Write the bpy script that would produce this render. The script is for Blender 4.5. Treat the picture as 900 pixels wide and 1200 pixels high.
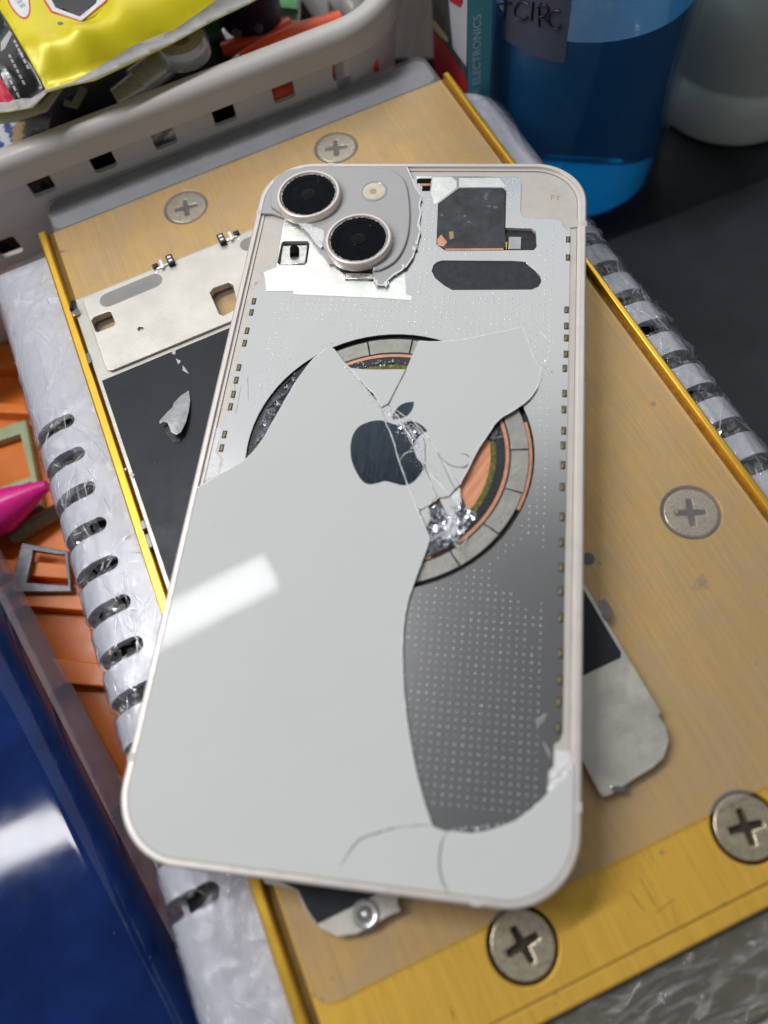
import bpy, bmesh, math, random
from mathutils import Vector, Matrix, noise
from mathutils.geometry import delaunay_2d_cdt
random.seed(7)
sc = bpy.context.scene
for o in list(bpy.data.objects):
    bpy.data.objects.remove(o)

# ------------------------------------------------------------------ camera, world, lamps, exposure
# All modelling below is in millimetres; x runs across the phone, y along it, z = 0 is the phone's back. The table lies at z = -62.
S, ZT = 0.001, 62.0
CX, CY, CZ = 19.681, -68.586, 126.167
RC = ((0.98892553, 0.11112306, -0.09837667), (0.06089751, -0.90831374, -0.41383287), (-0.13534326, 0.40325899, -0.90502176))
FPX = 915.0
cam_d = bpy.data.cameras.new('camera')
cam = bpy.data.objects.new('camera', cam_d)
sc.collection.objects.link(cam)
sc.camera = cam
m = Matrix.Identity(4)
for i in range(3):
    m[i][0], m[i][1], m[i][2] = RC[0][i], -RC[1][i], -RC[2][i]
m[0][3], m[1][3], m[2][3] = CX * S, CY * S, (CZ + ZT) * S
cam.matrix_world = m
cam_d.sensor_fit = 'HORIZONTAL'
cam_d.sensor_width = 36.0
cam_d.lens = 36.0 * FPX / 900.0
cam_d.clip_start, cam_d.clip_end = 0.005, 20.0
cam_d.dof.use_dof = True
cam_d.dof.focus_distance = 0.165
cam_d.dof.aperture_fstop = 13.0

W = bpy.data.worlds.new('World')
sc.world = W
W.use_nodes = True
W.node_tree.nodes['Background'].inputs[0].default_value = (0.93, 0.96, 1.0, 1)
W.node_tree.nodes['Background'].inputs[1].default_value = 0.155


def area_lamp(name, loc, target, sx, sy, power, col, ydir=None):
    L = bpy.data.lights.new(name, 'AREA')
    L.shape, L.size, L.size_y, L.energy, L.color = 'RECTANGLE', sx * S, sy * S, power, col
    o = bpy.data.objects.new(name, L)
    sc.collection.objects.link(o)
    z = (Vector(loc) - Vector(target)).normalized()
    x = Vector(ydir or (1, 0, 0))
    x = (x - z * x.dot(z)).normalized()
    y = z.cross(x)
    mm = Matrix.Identity(4)
    for i in range(3):
        mm[i][0], mm[i][1], mm[i][2] = x[i], y[i], z[i]
        mm[i][3] = loc[i] * S
    mm[2][3] += ZT * S
    o.matrix_world = mm
    return o


# bench tube lamp up on the left (its mirror image is the bright bar on the glass), bright window / lit wall beyond the bench
tube_c = (-200 - .82 * 330, 186 - .57 * 330, 600)
area_lamp('tube_lamp', tube_c, (tube_c[0] + 60, tube_c[1] - 40, 0), 660, 38, 4.1, (0.97, 0.97, 1.0), (-.82, -.57, 0))
area_lamp('window_light', (-120, 620, 560), (0, 0, 0), 900, 600, 1.9, (0.97, 0.985, 1.0))

vs = sc.view_settings
vs.view_transform, vs.look, vs.exposure, vs.gamma = 'Standard', 'None', 0.2, 1.0
vs.use_curve_mapping = False


# ------------------------------------------------------------------ coordinates
def A(u, v, z):
    """the point of the level plane z that the photograph shows at pixel (u, v) of 900 x 1200"""
    a, b = (u - 450) / FPX, (v - 600) / FPX
    d = [RC[0][i] * a + RC[1][i] * b + RC[2][i] for i in range(3)]
    s = (z - CZ) / d[2]
    return (CX + s * d[0], CY + s * d[1])


def AP(pts, z):
    return [A(u, v, z) for u, v in pts]


PA = math.radians(30.2)
PC, PS = math.cos(PA), math.sin(PA)


def PL(u, v):
    """machine frame (u across the gold plate, v along it) -> x, y"""
    return (u * PC - v * PS, u * PS + v * PC)


def spl(pts, n=6, closed=False):
    out = []
    N = len(pts)
    rng = N if closed else N - 1
    for i in range(rng):
        if closed:
            p0, p1, p2, p3 = pts[(i - 1) % N], pts[i], pts[(i + 1) % N], pts[(i + 2) % N]
        else:
            p0, p1, p2, p3 = pts[max(i - 1, 0)], pts[i], pts[i + 1], pts[min(i + 2, N - 1)]
        for k in range(n):
            t = k / n
            out.append(tuple(0.5 * ((2 * p1[j]) + (-p0[j] + p2[j]) * t + (2 * p0[j] - 5 * p1[j] + 4 * p2[j] - p3[j]) * t * t
                                    + (-p0[j] + 3 * p1[j] - 3 * p2[j] + p3[j]) * t ** 3) for j in range(len(p1))))
    if not closed:
        out.append(tuple(pts[-1]))
    return out


def rrect(x0, y0, x1, y1, r, n=8, fn=None):
    out = []
    for cx, cy, a0 in ((x1 - r, y1 - r, 0), (x0 + r, y1 - r, 90), (x0 + r, y0 + r, 180), (x1 - r, y0 + r, 270)):
        for k in range(n + 1):
            a = math.radians(a0 + 90 * k / n)
            p = (cx + r * math.cos(a), cy + r * math.sin(a))
            out.append(fn(*p) if fn else p)
    return out


def circle(cx, cy, r, n=40, a0=0.0):
    return [(cx + r * math.cos(a0 + 2 * math.pi * k / n), cy + r * math.sin(a0 + 2 * math.pi * k / n)) for k in range(n)]


def inside(p, poly):
    x, y = p[0], p[1]
    c = False
    j = len(poly) - 1
    for i in range(len(poly)):
        xi, yi = poly[i][0], poly[i][1]
        xj, yj = poly[j][0], poly[j][1]
        if (yi > y) != (yj > y) and x < (xj - xi) * (y - yi) / (yj - yi) + xi:
            c = not c
        j = i
    return c


def edge_dist(p, poly):
    best = 1e9
    for i in range(len(poly)):
        ax, ay = poly[i - 1][:2]
        bx, by = poly[i][:2]
        dx, dy = bx - ax, by - ay
        L = dx * dx + dy * dy
        t = 0 if L < 1e-12 else max(0, min(1, ((p[0] - ax) * dx + (p[1] - ay) * dy) / L))
        best = min(best, math.hypot(p[0] - ax - t * dx, p[1] - ay - t * dy))
    return best


def ccw(pts):
    a = sum(pts[i - 1][0] * pts[i][1] - pts[i][0] * pts[i - 1][1] for i in range(len(pts)))
    return list(pts) if a > 0 else list(reversed(pts))


# ------------------------------------------------------------------ objects
ORG = {}


def tag(o, label=None, cat=None, group=None, kind=None):
    for k, v in (('label', label), ('category', cat), ('group', group), ('kind', kind)):
        if v:
            o[k] = v
    return o


def thing(name, label, cat, loc, group=None):
    o = bpy.data.objects.new(name, None)
    sc.collection.objects.link(o)
    o.empty_display_size = 0.01
    o.location = (loc[0] * S, loc[1] * S, (loc[2] + ZT) * S)
    ORG[o.name] = tuple(loc)
    return tag(o, label, cat, group)


def link_mesh(name, me, mats, parent=None, loc=None, smooth=False):
    """me in millimetres, world axes"""
    org = ORG[parent.name] if parent else (loc or (0, 0, 0))
    me.transform(Matrix.Translation(Vector((-org[0], -org[1], -org[2]))))
    me.transform(Matrix.Scale(S, 4))
    me.name = name
    for mt in (mats if isinstance(mats, (list, tuple)) else [mats]):
        me.materials.append(mt)
    if smooth:
        me.polygons.foreach_set('use_smooth', [True] * len(me.polygons))
        if smooth != 'all':
            me.set_sharp_from_angle(angle=math.radians(smooth if smooth is not True else 40))
            for p in me.polygons:               # level faces stay dead flat, so that they mirror like flat sheets
                if abs(p.normal.z) > 0.9995:
                    p.use_smooth = False
    o = bpy.data.objects.new(name, me)
    sc.collection.objects.link(o)
    if parent:
        o.parent = parent
    else:
        o.location = (org[0] * S, org[1] * S, (org[2] + ZT) * S)
    ORG[o.name] = org
    me.update()
    return o


def mesh(name, verts, faces, mats, parent=None, smooth=False, loc=None, mi=None):
    me = bpy.data.meshes.new(name)
    me.from_pydata([tuple(v) for v in verts], [], [tuple(f) for f in faces])
    if mi:
        me.polygons.foreach_set('material_index', mi)
    return link_mesh(name, me, mats, parent, loc, smooth)


def from_bm(name, bm, mats, parent=None, smooth=False, loc=None):
    bmesh.ops.recalc_face_normals(bm, faces=bm.faces)
    me = bpy.data.meshes.new(name)
    bm.to_mesh(me)
    bm.free()
    return link_mesh(name, me, mats, parent, loc, smooth)


def plate_mesh(outline, holes, z0, z1, bevel=0.0, res=1):
    cu = bpy.data.curves.new('tmp', 'CURVE')
    cu.dimensions, cu.fill_mode = '2D', 'BOTH'
    for ring in [outline] + list(holes):
        sp = cu.splines.new('POLY')
        sp.points.add(len(ring) - 1)
        for p, q in zip(sp.points, ring):
            p.co = (q[0], q[1], 0, 1)
        sp.use_cyclic_u = True
    cu.extrude = max((z1 - z0) / 2 - bevel, 1e-4)
    cu.bevel_depth, cu.bevel_resolution, cu.offset = bevel, res, -bevel
    ob = bpy.data.objects.new('tmp', cu)
    sc.collection.objects.link(ob)
    dg = bpy.context.evaluated_depsgraph_get()
    me = bpy.data.meshes.new_from_object(ob.evaluated_get(dg))
    bpy.data.objects.remove(ob)
    bpy.data.curves.remove(cu)
    me.materials.clear()
    bm = bmesh.new()
    bm.from_mesh(me)
    bmesh.ops.remove_doubles(bm, verts=bm.verts, dist=1e-4)
    bmesh.ops.recalc_face_normals(bm, faces=bm.faces)
    bm.to_mesh(me)
    bm.free()
    me.transform(Matrix.Translation((0, 0, (z0 + z1) / 2)))
    return me


def plate(name, outline, z0, z1, mat, parent=None, holes=(), bevel=0.0, res=1, loc=None, tilt=None, smooth=35):
    me = plate_mesh(outline, holes, z0, z1, bevel, res)
    if tilt:                                  # (pivot xyz, axis, degrees)
        me.transform(Matrix.Translation(tilt[0]) @ Matrix.Rotation(math.radians(tilt[2]), 4, Vector(tilt[1])) @ Matrix.Translation(-Vector(tilt[0])))
    return link_mesh(name, me, mat, parent, loc, smooth)


def box_bm(bm, x0, y0, z0, x1, y1, z1, fn=None):
    f = fn or (lambda x, y: (x, y))
    v = [bm.verts.new((*f(x, y), z)) for z in (z0, z1) for x, y in ((x0, y0), (x1, y0), (x1, y1), (x0, y1))]
    for q in ((3, 2, 1, 0), (4, 5, 6, 7), (0, 1, 5, 4), (1, 2, 6, 5), (2, 3, 7, 6), (3, 0, 4, 7)):
        bm.faces.new([v[i] for i in q])
    return v


def box(name, x0, y0, z0, x1, y1, z1, mat, parent=None, fn=None, bevel=0.0, loc=None):
    bm = bmesh.new()
    box_bm(bm, x0, y0, z0, x1, y1, z1, fn)
    if bevel:
        bmesh.ops.bevel(bm, geom=bm.edges[:] + bm.verts[:], offset=bevel, segments=2, affect='EDGES', profile=0.5)
    return from_bm(name, bm, mat, parent, 40, loc)


def lathe_data(prof, cx, cy, n=48, caps=True):
    vs, fs = [], []
    for r, z in prof:
        for k in range(n):
            a = 2 * math.pi * k / n
            vs.append((cx + r * math.cos(a), cy + r * math.sin(a), z))
    for i in range(len(prof) - 1):
        for k in range(n):
            k2 = (k + 1) % n
            fs.append((i * n + k, i * n + k2, (i + 1) * n + k2, (i + 1) * n + k))
    if caps:
        fs.append(tuple(reversed(range(n))))
        fs.append(tuple((len(prof) - 1) * n + k for k in range(n)))
    return vs, fs


def lathe(name, prof, cx, cy, mat, parent=None, n=48, caps=True, loc=None, smooth=40):
    bm = bmesh.new()
    vs, fs = lathe_data(prof, cx, cy, n, caps)
    bv = [bm.verts.new(v) for v in vs]
    for f in fs:
        bm.faces.new([bv[i] for i in f])
    return from_bm(name, bm, mat, parent, smooth, loc)


def tube_bm(bm, pts, radii, n=10, caps=True, flat=1.0):
    rings = []
    P = [Vector(p) for p in pts]
    for i, p in enumerate(P):
        t = (P[min(i + 1, len(P) - 1)] - P[max(i - 1, 0)]).normalized()
        s = t.cross(Vector((0, 0, 1)))
        s = s.normalized() if s.length > 1e-5 else Vector((1, 0, 0))
        up = s.cross(t)
        r = radii[i] if isinstance(radii, (list, tuple)) else radii
        rings.append([bm.verts.new(p + s * (r * math.cos(2 * math.pi * k / n)) + up * (flat * r * math.sin(2 * math.pi * k / n))) for k in range(n)])
    for a, b in zip(rings, rings[1:]):
        for k in range(n):
            bm.faces.new((a[k], a[(k + 1) % n], b[(k + 1) % n], b[k]))
    if caps:
        bm.faces.new(list(reversed(rings[0])))
        bm.faces.new(rings[-1])


def tube(name, pts, radii, mat, parent=None, n=12, loc=None, flat=1.0):
    bm = bmesh.new()
    tube_bm(bm, pts, radii, n, True, flat)
    return from_bm(name, bm, mat, parent, 50, loc)


def ribbon(pts, w0, z0, h, taper=True):
    """a thin raised thread along pts (list of xy): small triangular section"""
    vs, fs = [], []
    n = len(pts)
    for i, p in enumerate(pts):
        a, b = pts[max(i - 1, 0)], pts[min(i + 1, n - 1)]
        dx, dy = b[0] - a[0], b[1] - a[1]
        L = math.hypot(dx, dy) or 1
        t = i / max(n - 1, 1)
        w = w0 * (min(1, 4 * t + .25, 4 * (1 - t) + .25) if taper else 1) * (0.7 + 0.6 * random.random())
        nx, ny = -dy / L * w / 2, dx / L * w / 2
        vs += [(p[0] - nx, p[1] - ny, z0), (p[0], p[1], z0 + h), (p[0] + nx, p[1] + ny, z0)]
    for i in range(n - 1):
        k = 3 * i
        fs += [(k, k + 3, k + 4, k + 1), (k + 1, k + 4, k + 5, k + 2)]
    return vs, fs


# ------------------------------------------------------------------ materials
def nt(name):
    mt = bpy.data.materials.new(name)
    mt.use_nodes = True
    t = mt.node_tree
    return mt, t, t.nodes['Principled BSDF'], t.nodes['Material Output']


def coords(t, scale=(1, 1, 1), rot=0.0):
    tc = t.nodes.new('ShaderNodeTexCoord')
    mp = t.nodes.new('ShaderNodeMapping')
    mp.vector_type = 'TEXTURE' if rot else 'POINT'
    if rot:                                     # turn first, then stretch
        mp.inputs['Rotation'].default_value = (0, 0, rot)
        m2 = t.nodes.new('ShaderNodeMapping')
        t.links.new(tc.outputs['Object'], mp.inputs['Vector'])
        t.links.new(mp.outputs[0], m2.inputs['Vector'])
        m2.inputs['Scale'].default_value = [1000 * s for s in scale]
        return m2.outputs[0]
    mp.inputs['Scale'].default_value = [1000 * s for s in scale]
    t.links.new(tc.outputs['Object'], mp.inputs['Vector'])
    return mp.outputs[0]


def noise_node(t, vec, scale=1.0, detail=4.0, rough=0.55, dist=0.0):
    n = t.nodes.new('ShaderNodeTexNoise')
    n.inputs['Scale'].default_value = scale
    n.inputs['Detail'].default_value = detail
    n.inputs['Roughness'].default_value = rough
    n.inputs['Distortion'].default_value = dist
    t.links.new(vec, n.inputs['Vector'])
    return n.outputs['Fac']


def ramp(t, fac, stops):
    r = t.nodes.new('ShaderNodeValToRGB')
    while len(r.color_ramp.elements) < len(stops):
        r.color_ramp.elements.new(0.5)
    for e, (p, c) in zip(r.color_ramp.elements, stops):
        e.position = p
        e.color = (*c, 1) if len(c) == 3 else c
    t.links.new(fac, r.inputs['Fac'])
    return r.outputs['Color']


def mul(c, k):
    return tuple(min(1, x * k) for x in c)


def mat(name, col, rough=0.5, metal=0.0, var=0.12, scale=0.3, bump=0.0, bscale=2.0, stretch=(1, 1, 1), rot=0.0, coat=0.0, rvar=0.1,
        spots=None, spec=0.5, coat_rough=0.05, dist=0.02):
    """spots = (scale per mm, threshold, colour): grime specks with a shape of their own"""
    mt, t, b, out = nt(name)
    vec = coords(t, stretch, rot)
    f = noise_node(t, vec, scale, 5)
    c = ramp(t, f, [(0.3, mul(col, 1 - var)), (0.7, mul(col, 1 + var))])
    if spots:
        v2 = coords(t)
        sf = noise_node(t, v2, spots[0], 3, 0.5)
        sm = ramp(t, sf, [(spots[1], (0, 0, 0)), (spots[1] + 0.03, (1, 1, 1))])
        mx = t.nodes.new('ShaderNodeMixRGB')
        t.links.new(sm, mx.inputs['Fac'])
        t.links.new(c, mx.inputs[1])
        mx.inputs[2].default_value = (*spots[2], 1)
        c = mx.outputs[0]
    t.links.new(c, b.inputs['Base Color'])
    b.inputs['Metallic'].default_value = metal
    b.inputs['Specular IOR Level'].default_value = spec
    if rvar:
        mr = t.nodes.new('ShaderNodeMapRange')
        mr.inputs['From Min'].default_value, mr.inputs['From Max'].default_value = 0.3, 0.7
        mr.inputs['To Min'].default_value, mr.inputs['To Max'].default_value = max(0.02, rough - rvar), min(1, rough + rvar)
        t.links.new(noise_node(t, vec, scale * 2.3, 4), mr.inputs['Value'])
        t.links.new(mr.outputs[0], b.inputs['Roughness'])
    else:
        b.inputs['Roughness'].default_value = rough
    if bump:
        bp = t.nodes.new('ShaderNodeBump')
        bp.inputs['Strength'].default_value = bump
        bp.inputs['Distance'].default_value = dist * S * 10
        t.links.new(noise_node(t, vec, bscale, 4), bp.inputs['Height'])
        t.links.new(bp.outputs[0], b.inputs['Normal'])
    if coat:
        b.inputs['Coat Weight'].default_value = coat
        b.inputs['Coat Roughness'].default_value = coat_rough
    return mt


def clear_mat(name, tint=(1, 1, 1), haze=0.1, haze_col=(0.6, 0.6, 0.62), rough=0.1, bump=0.0, bscale=1.0, ior=1.45, patch=0.0, hrough=0.35):
    """thin clear sheet: light passes, the surface reflects by Fresnel, a share is milky"""
    mt, t, b, out = nt(name)
    t.nodes.remove(b)
    tr = t.nodes.new('ShaderNodeBsdfTransparent')
    tr.inputs[0].default_value = (*tint, 1)
    gl = t.nodes.new('ShaderNodeBsdfGlossy')
    gl.inputs['Roughness'].default_value = rough
    df = t.nodes.new('ShaderNodeBsdfDiffuse')
    df.inputs[0].default_value = (*haze_col, 1)
    fr = t.nodes.new('ShaderNodeFresnel')
    geo = t.nodes.new('ShaderNodeNewGeometry')   # a thin sheet reflects alike from both sides
    io = t.nodes.new('ShaderNodeMapRange')
    io.inputs['To Min'].default_value, io.inputs['To Max'].default_value = ior, 1 / ior
    t.links.new(geo.outputs['Backfacing'], io.inputs['Value'])
    t.links.new(io.outputs[0], fr.inputs['IOR'])
    m1, m2 = t.nodes.new('ShaderNodeMixShader'), t.nodes.new('ShaderNodeMixShader')
    m1.inputs[0].default_value = haze
    vec = coords(t)
    if patch:
        mr = t.nodes.new('ShaderNodeMapRange')
        mr.inputs['From Min'].default_value, mr.inputs['From Max'].default_value = 0.35, 0.7
        mr.inputs['To Min'].default_value, mr.inputs['To Max'].default_value = haze * (1 - patch), haze * (1 + patch)
        t.links.new(noise_node(t, vec, 0.12, 6, 0.65), mr.inputs['Value'])
        t.links.new(mr.outputs[0], m1.inputs[0])
    t.links.new(tr.outputs[0], m1.inputs[1])
    t.links.new(df.outputs[0], m1.inputs[2])
    t.links.new(fr.outputs[0], m2.inputs[0])
    t.links.new(m1.outputs[0], m2.inputs[1])
    t.links.new(gl.outputs[0], m2.inputs[2])
    if bump:
        bp = t.nodes.new('ShaderNodeBump')
        bp.inputs['Strength'].default_value = bump
        bp.inputs['Distance'].default_value = 0.0004
        t.links.new(noise_node(t, vec, bscale, 5, 0.6, 0.6), bp.inputs['Height'])
        t.links.new(bp.outputs[0], gl.inputs['Normal'])
        t.links.new(bp.outputs[0], fr.inputs['Normal'])
    t.links.new(m2.outputs[0], out.inputs['Surface'])
    return mt


M = {}
M['frame'] = mat('frame_aluminium', (0.72, 0.66, 0.61), 0.42, 0.35, 0.03, 0.2, 0.05, 3)
M['ledge'] = mat('ledge_aluminium', (0.62, 0.57, 0.51), 0.5, 0.25, 0.04, 0.4, 0.1, 2, spots=(0.5, 0.72, (0.45, 0.38, 0.3)))
M['antenna'] = mat('antenna_plastic', (0.62, 0.60, 0.54), 0.5, 0, 0.03)
M['glass_white'] = mat('white_back_glass', (0.66, 0.668, 0.645), 0.035, 0, 0.015, 0.05, 0, spots=(1.2, 0.785, (0.30, 0.30, 0.29)), rvar=0.02, spec=0.085)
M['glass_edge'] = mat('glass_fracture', (0.82, 0.84, 0.84), 0.12, 0, 0.2, 2, 0.5, 4)
M['crack'] = mat('crack_white', (0.80, 0.82, 0.83), 0.2, 0, 0.3, 3)
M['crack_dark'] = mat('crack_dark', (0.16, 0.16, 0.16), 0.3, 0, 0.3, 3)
M['splinter'] = mat('glass_splinters', (0.85, 0.88, 0.9), 0.08, 0.3, 0.1)
M['logo'] = mat('logo_mirror', (0.035, 0.046, 0.062), 0.2, 0.75, 0.18, 0.5, 0.06, 1.5, stretch=(2, .3, 1), spots=(2.2, 0.77, (0.14, 0.16, 0.18)))
M['shield'] = mat('shield_steel', (0.445, 0.445, 0.44), 0.25, 1.0, 0.015, 0.15, 0.0, 2.5, rvar=0)
M['shield2'] = mat('shield_tape', (0.80, 0.81, 0.76), 0.36, 0.8, 0.06, 0.3, 0.25, 0.9)
M['dot'] = mat('stipple_steel', (0.68, 0.69, 0.69), 0.3, 1.0, 0.1)
M['brass_contact'] = mat('gold_contact', (0.20, 0.165, 0.09), 0.4, 0.7, 0.25, 1.2)
M['contact_pad'] = mat('contact_recess', (0.07, 0.065, 0.05), 0.6, 0.2, 0.3, 1)
M['dark_floor'] = mat('dark_cavity', (0.02, 0.02, 0.022), 0.6, 0, 0.3, 0.5)
M['graphite'] = mat('graphite_pad', (0.045, 0.048, 0.052), 0.55, 0.1, 0.45, 0.35, 0.5, 0.8, spots=(0.45, 0.66, (0.13, 0.14, 0.145)))
M['foam'] = mat('foam_pad', (0.022, 0.026, 0.032), 0.6, 0, 0.25, 0.6, 0.25, 2)
M['chip'] = mat('chip_grey', (0.42, 0.42, 0.44), 0.35, 0.3, 0.1)
M['magnet'] = mat('magnet_plate', (0.36, 0.35, 0.31), 0.42, 0.45, 0.12, 0.5, 0.3, 1.2, spots=(1.0, 0.70, (0.12, 0.11, 0.09)))
M['copper'] = mat('copper', (0.74, 0.34, 0.19), 0.40, 0.7, 0.22, 0.5, 0.5, 2.0, stretch=(0.15, 2.5, 1), rot=math.radians(60))
M['copper_line'] = mat('copper_trace', (0.62, 0.31, 0.19), 0.4, 0.7, 0.15, 0.6)
M['olive'] = mat('coil_varnish', (0.12, 0.125, 0.02), 0.4, 0.4, 0.7, 1.5, 0.6, 4)
M['black_ring'] = mat('black_tape', (0.012, 0.014, 0.018), 0.3, 0, 0.4, 0.8, 0.3, 2)
M['foil'] = mat('crumpled_foil', (0.40, 0.41, 0.45), 0.16, 1.0, 0.2, 1.0, 0.3, 2)
M['foil_dark'] = mat('crumpled_dark_foil', (0.10, 0.105, 0.12), 0.2, 0.7, 0.5, 0.8, 0.3, 2)
M['cam_glass'] = mat('camera_bump_glass', (0.43, 0.425, 0.42), 0.16, 0, 0.03, 0.1, rvar=0.03)
M['lens_ring'] = mat('lens_ring', (0.80, 0.70, 0.64), 0.33, 0.35, 0.02)
M['lens_barrel'] = mat('lens_barrel', (0.20, 0.19, 0.18), 0.35, 0.7, 0.1)
M['lens_glass'] = mat('lens_glass', (0.004, 0.005, 0.007), 0.05, 0, 0.3, 0.5, rvar=0, spec=0.03)
M['lens_dome'] = mat('lens_dome', (0.003, 0.006, 0.007), 0.03, 0, 0.2, rvar=0, spec=0.06)
M['lens_trim'] = mat('lens_trim', (0.22, 0.22, 0.21), 0.16, 0.9, 0.6, 1.2)
M['flash'] = mat('flash_lens', (0.70, 0.62, 0.48), 0.25, 0, 0.14, 0.8, 0.3, 2)
M['mic'] = mat('mic_silver', (0.62, 0.61, 0.57), 0.25, 0.9, 0.2, 0.8, 0.4, 1.2)
M['adhesive'] = mat('old_adhesive', (0.80, 0.80, 0.79), 0.3, 0, 0.1, 1.0, 0.6, 1.5)
M['panel'] = mat('panel_steel', (0.56, 0.54, 0.47), 0.42, 0.6, 0.10, 0.12, 0.3, 3.0, spots=(0.55, 0.74, (0.22, 0.2, 0.17)))
M['panel2'] = mat('panel_cover_steel', (0.62, 0.59, 0.53), 0.40, 0.75, 0.08, 0.15, 0.25, 3.0)
M['panel_window'] = mat('panel_window', (0.26, 0.26, 0.245), 0.4, 0.4, 0.1, 0.25)
M['graphite_sheet'] = mat('graphite_sheet', (0.017, 0.020, 0.026), 0.42, 0, 0.2, 0.08, 0.04, 1.0, spots=(0.9, 0.755, (0.12, 0.13, 0.135)), spec=0.28)
M['flake'] = mat('torn_flake', (0.40, 0.40, 0.40), 0.45, 0.6, 0.2, 0.8, 0.4, 2)
M['connector_black'] = mat('connector_black', (0.012, 0.012, 0.012), 0.4, 0, 0.2)
M['silver'] = mat('bright_silver', (0.75, 0.75, 0.73), 0.25, 0.7, 0.12, 0.8)
M['gold_plate'] = mat('gold_anodised', (0.81, 0.48, 0.07), 0.40, 0.42, 0.11, 1.2, 0.4, 2.6, stretch=(1.8, 0.04, 1), rot=PA, spots=(0.22, 0.735, (0.25, 0.15, 0.04)), rvar=0.08)
M['stain'] = mat('stain', (0.44, 0.28, 0.08), 0.6, 0, 0.4, 1.0)
M['gold_rail'] = mat('gold_rail', (0.84, 0.50, 0.06), 0.32, 0.8, 0.04, 0.3, rvar=0.02)
M['gold_groove'] = mat('gold_groove', (0.20, 0.11, 0.02), 0.5, 0.5, 0.15, 0.5)
M['screw'] = mat('screw_steel', (0.64, 0.55, 0.39), 0.33, 0.85, 0.15, 0.9, 0.3, 2)
M['screw_dark'] = mat('screw_recess', (0.05, 0.043, 0.032), 0.5, 0.4, 0.3, 1)
M['countersink'] = mat('countersink', (0.035, 0.025, 0.015), 0.6, 0.2, 0.3, 1)
M['housing'] = mat('housing_plastic', (0.56, 0.57, 0.625), 0.28, 0, 0.05, 0.1, 0.05, 1, spots=(0.55, 0.76, (0.30, 0.29, 0.27)))
M['slot_shade'] = mat('slot_shade_black', (0.012, 0.012, 0.013), 0.6, 0, 0.3)
M['front'] = mat('front_panel', (0.10, 0.09, 0.06), 0.35, 0.1, 0.25, 0.15, 0.3, 0.6, stretch=(0.3, 1.2, 1), rot=math.radians(-28))
M['wrap'] = clear_mat('cling_wrap', (1, 1, 1), 0.04, (0.7, 0.7, 0.72), 0.06, 0.6, 0.9, 1.75)
M['mat'] = clear_mat('silicone_sheet', (0.98, 0.98, 0.98), 0.155, (0.52, 0.50, 0.48), 0.3, 0.15, 0.3, 1.25, 0.3)
M['basket'] = mat('basket_plastic', (0.57, 0.545, 0.505), 0.42, 0, 0.04, 0.05)
M['yellow'] = mat('bag_yellow', (0.74, 0.62, 0.008), 0.36, 0.1, 0.06, 0.1, rvar=0.05)
M['bag_black'] = mat('bag_black', (0.012, 0.012, 0.013), 0.25, 0, 0.3)
M['bag_red'] = mat('bag_red', (0.62, 0.03, 0.06), 0.25, 0, 0.1)
M['bag_white'] = mat('bag_white', (0.72, 0.72, 0.72), 0.3, 0, 0.05)
M['bag_outline'] = mat('bag_outline_red', (0.65, 0.08, 0.02), 0.3, 0, 0.05)
M['bag_seam'] = mat('bag_seam', (0.36, 0.35, 0.32), 0.45, 0.0, 0.15, 0.3, 0.3, 0.5)
M['bag_ink'] = mat('bag_ink', (0.40, 0.40, 0.38), 0.4, 0, 0.1)
M['black_plastic'] = mat('black_plastic', (0.007, 0.007, 0.008), 0.7, 0, 0.3, spec=0.06)
M['orange_red'] = mat('orange_red_plastic', (0.78, 0.085, 0.02), 0.35, 0, 0.08)
M['navy'] = mat('navy_plastic', (0.012, 0.012, 0.045), 0.35, 0, 0.2)
M['clear'] = clear_mat('clear_plastic', (0.95, 0.95, 0.96), 0.12, (0.5, 0.5, 0.5), 0.08, 0.3, 0.2)
M['green'] = mat('green_plastic', (0.04, 0.22, 0.05), 0.4, 0, 0.2)
M['packet_white'] = mat('packet_white', (0.6, 0.62, 0.66), 0.35, 0, 0.1)
M['packet_blue'] = mat('packet_blue', (0.03, 0.07, 0.28), 0.35, 0, 0.2)
M['tan'] = mat('tan_band', (0.42, 0.30, 0.14), 0.5, 0, 0.1)
M['table'] = mat('table_top', (0.008, 0.008, 0.010), 0.6, 0, 0.3, 0.05)
M['rubber'] = mat('rubber_mat', (0.028, 0.029, 0.033), 0.6, 0, 0.22, 0.06, 0.2, 1.0, spots=(0.25, 0.74, (0.05, 0.052, 0.055)))
M['wood'] = mat('brown_wood', (0.026, 0.014, 0.006), 0.5, 0, 0.35, 0.1, stretch=(1, 0.1, 0.1))
M['orange'] = mat('orange_plastic', (0.74, 0.185, 0.015), 0.38, 0, 0.10, 0.06, 0.05, 0.5)
M['pale_green'] = mat('pale_green_plastic', (0.34, 0.40, 0.22), 0.4, 0, 0.1, 0.2)
M['magenta'] = mat('magenta_plastic', (0.72, 0.015, 0.24), 0.28, 0, 0.08)
M['olive_grey'] = mat('olive_grey_rubber', (0.17, 0.16, 0.09), 0.5, 0, 0.15)
M['tray_grey'] = mat('tray_grey_metal', (0.12, 0.12, 0.13), 0.35, 0.6, 0.2, 0.5)
M['blue_gloss'] = mat('blue_gloss_lacquer', (0.006, 0.020, 0.095), 0.06, 0, 0.30, 0.09, 0.012, 0.3, spots=(0.8, 0.755, (0.10, 0.14, 0.26)), rvar=0.02, spec=0.17)
M['blue_edge'] = mat('blue_black_edge', (0.006, 0.008, 0.02), 0.3, 0, 0.2)
M['flange'] = clear_mat('clear_flange', (0.92, 0.88, 0.9), 0.10, (0.45, 0.42, 0.5), 0.12, 0.2, 0.1)
M['bottle'] = mat('bottle_plastic', (0.72, 0.76, 0.66), 0.42, 0, 0.06, 0.04)
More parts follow.
